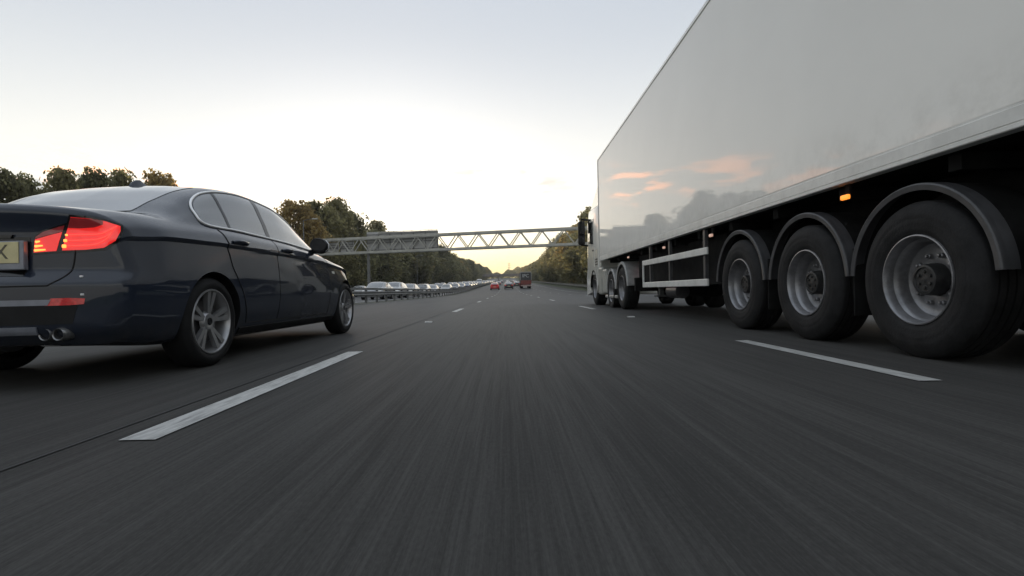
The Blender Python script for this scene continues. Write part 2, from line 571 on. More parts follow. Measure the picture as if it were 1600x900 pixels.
def sheet(name, x0, x1, dz, material, y0=-300, y1=3000, kind='structure'):
    ys = sorted(set([y for y in YS if y0 <= y <= y1] + [y0, y1]))
    mb = MB()
    vs, fs = [], []
    xs = [x0, (x0 + x1) / 2, x1]
    for y in ys:
        for x in xs:
            vs.append((x, y, zr(y) + dz))
    for i in range(len(ys) - 1):
        for j in range(2):
            fs.append((i * 3 + j, i * 3 + j + 1, (i + 1) * 3 + j + 1, (i + 1) * 3 + j))
    mb.add(vs, fs)
    o = mb.build(name, material, fixn=False)
    tag(o, kind=kind)
    return o


sheet('ground', -1200, 1200, -0.03, M['grass'], -300, 1800)
sheet('carriageway', -7.0, 12.6, 0.0, M['asphalt'], -120, 940)
sheet('opposite_carriageway', -24.0, -8.4, 0.0, M['asphalt_side'], -120, 940)
sheet('central_reserve', -8.4, -7.0, -0.01, M['gravel'], -120, 940)


def dashes(name, x, starts, ln, wd):
    mb = MB()
    for s in starts:
        l_ = ln(s) if callable(ln) else ln
        k = max(2, int(l_ / 0.6))
        vs, fs = [], []
        for i in range(k + 1):
            y = s + l_ * i / k
            for sx_ in (-1, 1):
                vs.append((x + sx_ * wd / 2, y, zr(y) + 0.005))
        for i in range(k):
            fs.append((i * 2, i * 2 + 1, i * 2 + 3, i * 2 + 2))
        mb.add(vs, fs)
    o = mb.build(name, M['paint_line'], fixn=False)
    return tag(o, kind='structure')


dashes('lane_marking', -1.36, [1.9] + [13.3 + 11 * i for i in range(60)], lambda s: 2.75 if s < 3 else 2.4, 0.135)
dashes('lane_marking', 2.2, [2.72] + [13.2 + 11 * i for i in range(60)], lambda s: 2.2 if s < 3 else 2.6, 0.125)
dashes('lane_marking', 5.9, [3.5 + 11 * i for i in range(60)], 2.3, 0.13)
dashes('edge_line', -5.75, [-6, 5.0], 2.6, 0.10)
dashes('edge_line', 9.6, [-100], 1000, 0.12)
dashes('edge_line', -9.0, [-100], 1000, 0.16)
dashes('edge_line', -23.2, [-100], 1000, 0.16)
dashes('lane_marking', -13.4, [2 + 9 * i for i in range(60)], 2, 0.13)
dashes('lane_marking', -17.6, [2 + 9 * i for i in range(60)], 2, 0.13)
mb = MB()
for xj in (-1.56,):
    vs, fs = [], []
    ys = [-20 + i * 2.5 for i in range(60)]
    rng = random.Random(5)
    for y in ys:
        jx = rng.uniform(-0.006, 0.006)
        vs += [(xj + jx - 0.008, y, zr(y) + 0.004), (xj + jx + 0.008, y, zr(y) + 0.004)]
    for i in range(len(ys) - 1):
        fs.append((i * 2, i * 2 + 1, i * 2 + 3, i * 2 + 2))
    mb.add(vs, fs)
tag(mb.build('road_joint', M['joint'], fixn=False), kind='structure')


def road_stud(x, y, label):
    r = empty('road_stud', (x, y, zr(y)), label, 'road stud')
    m_ = MB()
    m_.prism([(y - 0.06, zr(y)), (y - 0.03, zr(y) + 0.018), (y + 0.03, zr(y) + 0.018), (y + 0.06, zr(y))], 'x', x - 0.06, x + 0.06)
    m_.build('housing', M['alu_dull'], r)
    m_ = MB()
    m_.box(x - 0.045, x + 0.045, y - 0.052, y - 0.040, zr(y) + 0.006, zr(y) + 0.017)
    m_.build('reflector', M['white_letter'], r)


road_stud(-1.36, 9.0, 'small pale road stud on the lane line beside the sedan')
road_stud(2.2, 9.3, 'small pale road stud on the lane line beside the lorry')


# ------------------------------------------------------------------ thin evening haze
m_ = MB()
m_.box(-1210, 1210, -310, 1810, -1.6, 75)
HZ = m_.build('haze', bpy.data.materials.new('haze'))
hm = HZ.data.materials[0]
hm.use_nodes = True
hm.node_tree.nodes.clear()
pv = hm.node_tree.nodes.new('ShaderNodeVolumePrincipled')
pv.inputs['Color'].default_value = (0.95, 0.93, 0.90, 1)
pv.inputs['Density'].default_value = 0.00028
pv.inputs['Anisotropy'].default_value = 0.3
ho_ = hm.node_tree.nodes.new('ShaderNodeOutputMaterial')
hm.node_tree.links.new(pv.outputs[0], ho_.inputs['Volume'])
tag(HZ, kind='stuff')


# ------------------------------------------------------------------ crash barriers
def wbeam(name, x, y0, y1, label, faces, post_step=2.4):
    root = empty(name, (x, y0, zr(y0)), label, 'barrier')
    ys = [y for y in YS if y0 < y < y1] + [y0, y1]
    ys = sorted(set(ys))
    for s in faces:
        prof = [(0.0, 0.40), (0.05, 0.415), (0.08, 0.45), (0.05, 0.49), (0.015, 0.52), (0.05, 0.55), (0.08, 0.59), (0.05, 0.625), (0.0, 0.64)]
        m_ = MB()
        vs, fs = [], []
        for y in ys:
            for dx, dz in prof:
                vs.append((x + s * (0.11 + dx), y, zr(y) + dz))
            for dx, dz in reversed(prof):
                vs.append((x + s * (0.105 + dx), y, zr(y) + dz))
        k = len(prof) * 2
        for i in range(len(ys) - 1):
            for j in range(k):
                fs.append((i * k + j, i * k + (j + 1) % k, (i + 1) * k + (j + 1) % k, (i + 1) * k + j))
        m_.add(vs, fs)
        m_.build('beam', M['galv'], root, 35)
        m_ = MB()
        for a, b in zip(ys[:-1], ys[1:]):
            m_.bar((x + s * .12, a, zr(a) + .77), (x + s * .12, b, zr(b) + .77), .10, .11)
        m_.build('top_rail', M['galv'], root)
    y = y0 + 0.5
    cnt = 0
    step = post_step
    mm = MB()
    far = MB()
    while y < y1 and cnt < 260:
        z = zr(y)
        p = mm
        if cnt < 90:
            p = MB()
        p.box(x - 0.06, x + 0.06, y - 0.05, y + 0.05, z - 0.05, z + 0.80)
        if cnt < 90:
            p.build('post', M['galv'], root)
        cnt += 1
        y += step
    if mm.v:
        tag(mm.build('post_row', M['galv'], root), kind='stuff')
    return root


wbeam('crash_barrier', -7.7, 4, 560, 'long grey corrugated steel barrier on posts along the central reserve', (1, -1))
wbeam('crash_barrier', 15.6, 20, 560, 'grey steel barrier along the verge ahead of the white lorry', (-1,), 3.2)


# ------------------------------------------------------------------ gantry
def build_gantry():
    A = Vector((-27.5, 74.4, 0))
    B = Vector((17.0, 64.2, 0))
    ex = (B - A).normalized()
    ey = Vector((-ex.y, ex.x, 0))
    ln = (B - A).length
    root = empty('sign_gantry', ((A + B) / 2).to_tuple(), 'grey steel lattice gantry spanning both carriageways', 'gantry')
    zb, zt = 6.25, 8.25

    def P(s, d, z):
        return A + ex * s + ey * d + Vector((0, 0, z))
    m_ = MB()
    for d in (0, 1.1):
        m_.bar(P(0, d, zb), P(ln, d, zb), 0.24, 0.30)
        m_.bar(P(0, d, zt), P(ln, d, zt), 0.24, 0.32)
    m_.build('chord', M['galv_light'], root)
    nbay = 16
    for d in (0, 1.1):
        bay = ln / nbay
        for i in range(nbay):
            s0 = i * bay + 0.05 * bay
            m_ = MB()
            m_.bar(P(s0, d, zb + 0.12), P(s0 + bay * 0.45, d, zt - 0.14), 0.12, 0.12)
            m_.build('brace', M['galv_light'], root)
            m_ = MB()
            m_.bar(P(s0 + bay * 0.50, d, zt - 0.14), P(s0 + bay * 0.95, d, zb + 0.12), 0.12, 0.12)
            m_.build('brace', M['galv_light'], root)
    # walkway grating between the lower chords
    m_ = MB()
    for i in range(nbay * 2 + 1):
        s = i * ln / (nbay * 2)
        s = min(max(s, 0.1), ln - 0.1)
        m_.bar(P(s, 0.1, zb), P(s, 1.0, zb), 0.09, 0.09)
        m_.bar(P(s, 0.1, zt), P(s, 1.0, zt), 0.08, 0.08)
    m_.build('cross_member', M['galv_light'], root)
    # legs
    for s, d in ((8.3, .55), (ln - 1.2, .55)):
        m_ = MB()
        q = P(s, d, 0)
        zg = zr(q.y)
        m_.box(q.x - 0.17, q.x + 0.17, q.y - 0.17, q.y + 0.17, zg - 0.2, zb - 0.15)
        m_.rbox(q.x - 0.4, q.x + 0.4, q.y - 0.4, q.y + 0.4, zg - 0.05, zg + 0.25, 0.03)
        m_.build('leg', M['galv'], root)

    def panel(s0, s1, z0, z1, zt2, d=1.32):
        sg = bpy.data.objects.new('sign_panel', None)
        m2 = MB()
        q = [P(s0, d, z0), P(s1, d, z0), P(s1, d, zt2), P(s0, d, z1)]
        q2 = [p + ey * 0.16 for p in q]
        m2.add(q + q2, [(3, 2, 1, 0), (4, 5, 6, 7), (0, 1, 5, 4), (1, 2, 6, 5), (2, 3, 7, 6), (3, 0, 4, 7)])
        o = m2.build('sign_panel', M['sign_back'], root)
        m3 = MB()
        k = max(2, int((s1 - s0) / 1.6))
        for i in range(k + 1):
            s = s0 + 0.05 + (s1 - s0 - 0.1) * i / k
            m3.bar(P(s, d - 0.04, z0 + 0.04), P(s, d - 0.04, min(z1, zt2) - 0.04), 0.07, 0.07)
        for z in (z0 + 0.5, (z0 + z1) / 2, z1 - 0.4):
            m3.bar(P(s0 + 0.03, d - 0.11, z), P(s1 - 0.03, d - 0.11, z), 0.06, 0.08)
        m3.build('stiffener', M['galv'], o)
    panel(7.7, 18.35, 6.1, 9.2, 8.95)
    panel(0.6, 3.2, 6.6, 7.95, 7.95)
    panel(3.5, 5.6, 6.5, 8.0, 8.0)
    m_ = MB()
    for z in (9.0, 9.15):
        m_.bar(P(9.5, 1.25, z), P(18.35, 1.25, z), 0.06, 0.06)
    for i in range(8):
        s = 9.6 + i * 1.24
        m_.bar(P(s, 1.25, 8.6), P(s, 1.25, 9.17), 0.06, 0.06)
    m_.build('railing', M['galv_light'], root)


build_gantry()


def lamp_column(x, y, h, label):
    root = empty('lamp_column', (x, y, zr(y)), label, 'lamp post')
    z = zr(y)
    m_ = MB()
    m_.tube([(x, y, z - 0.1), (x, y, z + 1.4), (x, y, z + 1.5), (x, y, z + h)], [0.12, 0.12, 0.085, 0.06], 10)
    m_.build('pole', M['galv'], root, 40)
    m_ = MB()
    m_.tube([(x, y, z + h - 0.05), (x + 0.5, y, z + h + 0.1), (x + 1.2, y, z + h + 0.16)], 0.035, 8)
    m_.build('bracket_arm', M['galv'], root, 40)
    m_ = MB()
    m_.rbox(x + 1.1, x + 1.75, y - 0.13, y + 0.13, z + h + 0.09, z + h + 0.24, 0.04)
    m_.build('lantern', M['galv_light'], root)


lamp_column(-24.8, 64, 9.6, 'tall slim lamp column in front of the golden trees')
lamp_column(-26.0, 152, 9.5, 'slim lamp column under the right end of the sign panel')
lamp_column(-26.0, 184, 9.5, 'thin lamp column just right of the others below the gantry')


# ------------------------------------------------------------------ overbridge, mast
def overbridge():
    y, z = 500.0, zr(500.0)
    root = empty('road_bridge', (-8, y, z), 'low concrete road bridge crossing the motorway in the distance', 'bridge')
    m_ = MB()
    m_.box(-60, 36, y - 4, y + 4, z + 4.6, z + 5.7)
    m_.build('deck', M['concrete'], root)
    for s in (-1, 1):
        m_ = MB()
        m_.box(-60, 36, y + s * 4.02 - 0.15, y + s * 4.02 + 0.15, z + 5.72, z + 6.9)
        m_.build('parapet', M['concrete'], root)
    for x in (-26.5, -7.7, 14.5):
        m_ = MB()
        m_.box(x - 0.5, x + 0.5, y - 3, y + 3, z - 0.5, z + 4.59)
        m_.build('pier', M['concrete'], root)


overbridge()


def mast():
    x, y, z = 5.0, 980.0, zr(980.0)
    root = empty('lattice_mast', (x, y, z), 'thin lattice mast standing on the far skyline', 'mast')
    m_ = MB()
    hgt = 30
    for sx_, sy_ in ((-1, -1), (1, -1), (1, 1), (-1, 1)):
        m_.bar((x + sx_ * 2.4, y + sy_ * 2.4, z), (x + sx_ * 0.4, y + sy_ * 0.4, z + hgt), 0.3, 0.3)
    for k in range(10):
        t0, t1 = k / 10, (k + 1) / 10
        a, b = 2.4 - 2 * t0, 2.4 - 2 * t1
        for sy_ in (-1, 1):
            m_.bar((x - a, y + sy_ * a, z + hgt * t0), (x + b, y + sy_ * b, z + hgt * t1), 0.16, 0.16)
    m_.build('tower', M['galv'], root)
    m_ = MB()
    for zz, ww in ((0.72, 4.2), (0.84, 3.4), (0.95, 2.6)):
        m_.bar((x - ww, y, z + hgt * zz), (x + ww, y, z + hgt * zz), 0.3, 0.4)
    m_.build('cross_arm', M['galv'], root)


mast()


# ------------------------------------------------------------------ trees
def tree_meshes(seed, h, rad, n_clump, n_leaf, leaf, low=0.12, sharp=1.0):
    rng = np.random.default_rng(seed)
    # trunk with limbs
    tb = MB()
    lean = rng.uniform(-0.3, 0.3, 2)
    tb.tube([(0, 0, -0.3), (lean[0] * 0.3, lean[1] * 0.3, h * 0.25), (lean[0], lean[1], h * 0.55), (lean[0] * 1.2, lean[1], h * 0.85)],
            [0.035 * h * 0.5, 0.028 * h * 0.5, 0.018 * h * 0.5, 0.03], 8)
    cl = []
    for i in range(n_clump):
        t = rng.uniform(0, 1)
        z = h * (low + (0.93 - low) * t)
        prof = (math.sin(math.pi * min(1, (0.18 + 0.82 * t)) ** sharp)) ** 0.6
        rr = rad * prof * rng.uniform(0.35, 0.95)
        a = rng.uniform(0, 2 * math.pi)
        c = np.array([rr * math.cos(a) + lean[0], rr * math.sin(a) + lean[1], z])
        cl.append((c, rad * rng.uniform(0.15, 0.40)))
    for c, r_ in cl[:14]:
        z0 = max(h * 0.2, c[2] - rad * 0.7)
        tb.tube([(lean[0] * 0.6, lean[1] * 0.6, z0), tuple((c + np.array([lean[0], lean[1], z0])) / 2 + np.array([0, 0, 0.2])), tuple(c)],
                [0.10, 0.06, 0.02], 5)
    per = n_leaf // n_clump
    C, NRM = [], []
    for c, r_ in cl:
        d = rng.normal(size=(per, 3))
        d /= np.linalg.norm(d, axis=1)[:, None]
        rad_ = r_ * rng.uniform(0.25, 1.3, per) ** 0.8
        pt = c + d * rad_[:, None] * np.array([1.15, 1.15, 0.85])
        C.append(pt)
        NRM.append(d + rng.normal(scale=0.6, size=(per, 3)))
    C = np.concatenate(C)
    NRM = np.concatenate(NRM)
    NRM /= np.linalg.norm(NRM, axis=1)[:, None]
    n = len(C)
    ref = rng.normal(size=(n, 3))
    U = np.cross(NRM, ref)
    U /= np.linalg.norm(U, axis=1)[:, None]
    V = np.cross(NRM, U)
    s = leaf * rng.uniform(0.5, 1.3, n)[:, None]
    q = np.stack([C - U * s - V * s * 0.35, C + U * s * 0.2 - V * s * 0.6, C + U * s + V * s * 0.25, C - U * s * 0.3 + V * s * 0.65], 1).reshape(-1, 3)
    q[:, 2] = np.maximum(q[:, 2], 0.05)
    crown = bpy.data.meshes.new('crown')
    crown.vertices.add(len(q))
    crown.vertices.foreach_set('co', q.ravel())
    crown.loops.add(n * 4)
    crown.loops.foreach_set('vertex_index', np.arange(n * 4))
    crown.polygons.add(n)
    crown.polygons.foreach_set('loop_start', np.arange(n) * 4)
    crown.update()
    crown.validate()
    return tb, crown


def make_tree_proto(name, seed, h, rad, n_clump, n_leaf, leaf, material, low=0.1):
    tb, crown = tree_meshes(seed, h, rad, n_clump, n_leaf, leaf, low)
    root = empty(name, (0, 0, 0), 'tree', 'tree')
    tb.build('trunk', M['bark'], root, 40)
    crown.materials.append(M[material])
    o = bpy.data.objects.new('crown', crown)
    col.objects.link(o)
    o.parent = root
    return root


PROTO = {
    'a': make_tree_proto('broadleaf_tree', 1, 15, 4.6, 70, 15000, 0.27, 'leaf_olive'),
    'b': make_tree_proto('broadleaf_tree', 2, 15, 5.2, 76, 16000, 0.27, 'leaf_dark'),
    'c': make_tree_proto('broadleaf_tree', 3, 15, 4.9, 66, 15000, 0.27, 'leaf_gold'),
    'd': make_tree_proto('broadleaf_tree', 4, 15, 4.2, 72, 15000, 0.26, 'leaf_dark'),
    'e': make_tree_proto('broadleaf_tree', 5, 15, 4.4, 62, 14000, 0.27, 'leaf_olive'),
}
USED = set()


def put_tree(kind, x, y, h, label, group=None, sxy=1.0, rz=None):
    p = PROTO[kind]
    if kind in USED:
        o = copy_tree(p)
    else:
        o = p
        USED.add(kind)
    o.location = (x, y, zr(y) - 0.05)
    s = h / 15.0
    o.scale = (s * sxy, s * sxy, s)
    o.rotation_euler = (0, 0, rz if rz is not None else (x * 1.7 + y * 0.37) % 6.28)
    tag(o, label, 'tree', group)
    return o


GL = 'trees along the far side of the motorway'
GR = 'trees along the verge beyond the lorry'
near_left = [
    ('b', -39.0, 40.5, 10.9, 'dark bushy tree at the photo left edge behind the boot of the sedan', .75),
    ('d', -40.0, 43.5, 11.0, 'narrow dark tree just left of the golden gap behind the sedan', .55),
    ('a', -39.3, 46.5, 12.3, 'dark feathery tree just right of the golden gap behind the sedan', .72),
    ('d', -38.8, 49.5, 12.9, 'dark tree above the rear window of the sedan', .72),
    ('a', -38.3, 52.0, 13.5, 'ragged dark tree left of the roof aerial of the sedan', .62),
    ('c', -37.0, 56.0, 15.3, 'small gold edged tree beside the roof aerial of the sedan', .62),
    ('e', -38.0, 63.0, 12.6, 'low tree hidden behind the roof of the sedan', .9),
    ('b', -38.0, 70.0, 12.6, 'low dark tree behind the side windows of the sedan', .9),
]
for k, x, y, h, lb, sxy in near_left:
    put_tree(k, x, y, h, lb, None, sxy)
mid_left = [
    ('c', -31.5, 79.0, 16.0, 'tall golden topped tree above the door mirror of the sedan', .85),
    ('e', -31.0, 86.0, 16.2, 'tall brown green tree behind the lamp column', .95),
    ('a', -30.5, 94.0, 17.6, 'tallest round tree rising left of the sign panel', .9),
    ('b', -30.5, 102.0, 16.4, 'dark tree whose slope falls behind the left of the gantry', .9),
    ('d', -33.5, 113.0, 12.8, 'dark tree standing behind the small sign panels of the gantry', .95),
    ('e', -33.0, 120.0, 14.0, 'dull green tree behind the left end of the big sign panel', .95),
    ('a', -32.0, 130.0, 17.6, 'green domed tree just showing above the sign panel', .95),
]
for k, x, y, h, lb, sxy in mid_left:
    put_tree(k, x, y, h, lb, None, sxy)
rng = random.Random(11)
y = 121.0
kinds = 'badebacde'
i = 0
while y < 760:
    x = -31.5 + rng.uniform(-2.0, 1.5) + (2.5 if y > 300 else 0)
    h = rng.uniform(15.5, 18.0) if y > 150 else rng.uniform(13.5, 15)
    put_tree(kinds[i % 9], x, y, h, 'broad-leaved tree in the receding row beyond the opposite carriageway', GL, rng.uniform(1.1, 1.4))
    if y < 300:
        put_tree(kinds[(i + 4) % 9], x - 8, y + 4, h * 0.95, 'broad-leaved tree in the receding row beyond the opposite carriageway', GL, 1.3)
    y += rng.uniform(8, 10.5) * (1 + y / 500)
    i += 1
y = 60.0
while y < 800:
    x = 23.0 + rng.uniform(-1.5, 2.0)
    h = rng.uniform(14.0, 16.5) if y > 230 else rng.uniform(17.5, 20)
    put_tree(kinds[(i * 2) % 9], x, y, h, 'broad-leaved tree in the dense row along the verge beyond the lorry', GR, rng.uniform(1.1, 1.4))
    y += rng.uniform(7.5, 10) * (1 + y / 600)
    i += 1


# low undergrowth under the tree rows: shrubs nobody could count
def undergrowth(name, x0, x1, y0, y1, n, hgt, seed, material, leaf):
    g = np.random.default_rng(seed)
    yy = y0 + (y1 - y0) * g.uniform(0, 1, n) ** 1.7
    xx = g.uniform(x0, x1, n)
    wave = 0.6 + 0.4 * np.sin(yy * 0.55 + np.sin(yy * 0.17) * 2)
    zz = hgt * wave * g.uniform(0, 1, n) ** 0.8
    C = np.stack([xx, yy, np.array([zr(v) for v in yy]) + zz], 1)
    NRM = g.normal(size=(n, 3))
    NRM /= np.linalg.norm(NRM, axis=1)[:, None]
    U = np.cross(NRM, g.normal(size=(n, 3)))
    U /= np.linalg.norm(U, axis=1)[:, None]
    V = np.cross(NRM, U)
    s = (leaf * g.uniform(0.6, 1.4, n) * (1 + yy / 250))[:, None]
    q = np.stack([C - U * s - V * s * 0.4, C + U * s * 0.3 - V * s * 0.6, C + U * s + V * s * 0.3, C - U * s * 0.3 + V * s * 0.6], 1).reshape(-1, 3)
    me = bpy.data.meshes.new(name)
    me.from_pydata(q.tolist(), [], np.arange(n * 4).reshape(-1, 4).tolist())
    me.materials.append(M[material])
    o = bpy.data.objects.new(name, me)
    col.objects.link(o)
    return tag(o, kind='stuff')


tag(undergrowth('undergrowth', -37, -28.5, 20, 620, 26000, 5.0, 3, 'leaf_dark', 0.30), 'dark tangled undergrowth below the trees on the far side', 'undergrowth')
tag(undergrowth('undergrowth', 19.5, 27, 40, 700, 22000, 5.0, 4, 'leaf_dark', 0.30), 'dark tangled undergrowth along the verge beyond the lorry', 'undergrowth')


def far_wood():
    g = np.random.default_rng(8)
    n = 16000
    xx = g.uniform(-130, 110, n)
    yy = g.uniform(820, 900, n)
    top = 11 + 3.5 * np.sin(xx * 0.11) + 2.0 * np.sin(xx * 0.37 + 1) + 5 * np.clip((np.abs(xx + 6) - 12) / 30, 0, 1)
    zz = top * g.uniform(0, 1, n) ** 0.6
    C = np.stack([xx, yy, np.array([zr(v) for v in yy]) + zz], 1)
    NRM = g.normal(size=(n, 3))
    NRM /= np.linalg.norm(NRM, axis=1)[:, None]
    U = np.cross(NRM, g.normal(size=(n, 3)))
    U /= np.linalg.norm(U, axis=1)[:, None]
    V = np.cross(NRM, U)
    s = (1.1 * g.uniform(0.6, 1.4, n))[:, None]
    q = np.stack([C - U * s - V * s * 0.4, C + U * s * 0.3 - V * s * 0.6, C + U * s + V * s * 0.3, C - U * s * 0.3 + V * s * 0.6], 1).reshape(-1, 3)
    me = bpy.data.meshes.new('far_wood')
    me.from_pydata(q.tolist(), [], np.arange(n * 4).reshape(-1, 4).tolist())
    me.materials.append(M['leaf_olive'])
    o = bpy.data.objects.new('far_wood', me)
    col.objects.link(o)
    tag(o, 'distant yellow green wood closing the view beyond the bridge', 'wood', None, 'stuff')


far_wood()


# ------------------------------------------------------------------ car body loft
def pchip(x, y, xq):
    x, y = np.asarray(x, float), np.asarray(y, float)
    h = np.diff(x)
    d = np.diff(y) / h
    m = np.zeros_like(y)
    for i in range(1, len(x) - 1):
        if d[i - 1] * d[i] > 0:
            w1, w2 = 2 * h[i] + h[i - 1], h[i] + 2 * h[i - 1]
            m[i] = (w1 + w2) / (w1 / d[i - 1] + w2 / d[i])
    m[0], m[-1] = d[0], d[-1]
    idx = np.clip(np.searchsorted(x, xq) - 1, 0, len(x) - 2)
    t = (xq - x[idx]) / h[idx]
    t2, t3 = t * t, t * t * t
    return ((2 * t3 - 3 * t2 + 1) * y[idx] + (t3 - 2 * t2 + t) * h[idx] * m[idx] + (-2 * t3 + 3 * t2) * y[idx + 1] + (t3 - t2) * h[idx] * m[idx + 1])


def catmull(P, n):
    """P (k,2) -> points, n per segment (last point excluded)"""
    P = np.asarray(P)
    k = len(P)
    out = []
    for i in range(k - 1):
        p0 = P[i - 1] if i > 0 else 2 * P[0] - P[1]
        p1, p2 = P[i], P[i + 1]
        p3 = P[i + 2] if i + 2 < k else 2 * P[-1] - P[-2]
        # centripetal-like tangents
        d0, d1, d2 = [max(1e-4, np.linalg.norm(a - b) ** 0.5) for a, b in ((p1, p0), (p2, p1), (p3, p2))]
        m1 = (p2 - p1) + d1 * ((p1 - p0) / d0 - (p2 - p0) / (d0 + d1))
        m2 = (p2 - p1) + d1 * ((p3 - p2) / d2 - (p3 - p1) / (d1 + d2))
        for j in range(n):
            t = j / n
            t2, t3 = t * t, t * t * t
            out.append((2 * t3 - 3 * t2 + 1) * p1 + (t3 - 2 * t2 + t) * m1 + (-2 * t3 + 3 * t2) * p2 + (t3 - t2) * m2)
    return out


SY = [-2.45, -2.2, -1.9, -1.7, -1.45, -1.2, -.9, -.5, 0, .3, .6, .9, 1.1, 1.3, 1.7, 2.1, 2.45]
SEDAN = dict(
    z8=[1.07, 1.09, 1.105, 1.125, 1.255, 1.375, 1.462, 1.503, 1.503, 1.44, 1.30, 1.13, 1.02, .985, .945, .87, .74],
    z7=[1.06, 1.083, 1.097, 1.115, 1.243, 1.362, 1.449, 1.490, 1.489, 1.425, 1.285, 1.115, 1.013, .98, .94, .865, .735],
    x7=[.42] * 4 + [.40, .39, .38, .37, .37, .38, .40, .42] + [.42] * 5,
    z6=[1.035, 1.06, 1.075, 1.09, 1.205, 1.325, 1.405, 1.438, 1.418, 1.35, 1.215, 1.075, 1.0, .965, .925, .845, .70],
    x6=[.70, .715, .72, .715, .69, .672, .662, .658, .66, .668, .685, .705, .71, .71, .69, .65, .60],
    z5=[.995, 1.015, 1.027, 1.035, 1.05, 1.058, 1.058, 1.05, 1.04, 1.025, 1.01, .985, .96, .93, .89, .80, .65],
    x5=[.80, .82, .835, .84, .845, .85, .852, .852, .85, .845, .84, .83, .825, .82, .80, .76, .70],
    z4=[.895, .91, .92, .925, .93, .935, .935, .93, .925, .92, .91, .90, .885, .87, .835, .755, .60],
    x4=[.87, .905, .922, .928, .932, .932, .93, .927, .925, .925, .925, .922, .92, .917, .905, .87, .81],
    z3=[.64] * 14 + [.62, .58, .50],
    x3=[.90, .925, .935, .938, .94, .935, .93, .93, .93, .93, .93, .93, .93, .932, .935, .91, .86],
    z2=[.40, .38, .36, .36, .35, .34, .34, .34, .34, .34, .34, .34, .34, .34, .35, .36, .36],
    x2=[.88, .90, .91, .915, .915, .91, .905, .90, .90, .90, .90, .90, .905, .91, .915, .90, .86],
    z1=[.27, .25, .23, .22, .21, .20, .195, .195, .195, .195, .195, .195, .195, .20, .20, .21, .22],
    x1=[.80, .82, .83, .83, .83, .83, .83, .83, .83, .83, .83, .83, .83, .83, .83, .82, .78],
)
HATCH = {k: list(v) for k, v in SEDAN.items()}
HATCH['z8'] = [1.10, 1.30, 1.42, 1.47, 1.50, 1.52, 1.53, 1.54, 1.53, 1.49, 1.34, 1.15, 1.03, .99, .945, .87, .74]
HATCH['z7'] = [v - .02 for v in HATCH['z8']]
HATCH['z6'] = [1.06, 1.22, 1.33, 1.38, 1.41, 1.43, 1.44, 1.44, 1.43, 1.39, 1.26, 1.10, 1.0, .965, .925, .845, .70]
HATCH['x6'] = [.66, .65, .64, .64, .64, .64, .64, .64, .64, .64, .66, .69, .71, .71, .69, .65, .60]
VAN = {k: list(v) for k, v in SEDAN.items()}
VAN['z8'] = [1.93, 1.95, 1.96, 1.97, 1.97, 1.97, 1.97, 1.97, 1.96, 1.93, 1.85, 1.65, 1.45, 1.28, 1.12, 1.02, .85]
VAN['z7'] = [v - .02 for v in VAN['z8']]
VAN['z6'] = [1.84, 1.86, 1.87, 1.88, 1.88, 1.88, 1.88, 1.88, 1.87, 1.84, 1.75, 1.55, 1.37, 1.22, 1.07, .98, .80]
VAN['x6'] = [.76] * 11 + [.75, .74, .72, .70, .66, .62]
VAN['z5'] = [1.12] * 12 + [1.10, 1.07, .98, .88, .72]
VAN['x5'] = [.90] * 12 + [.89, .88, .85, .80, .72]


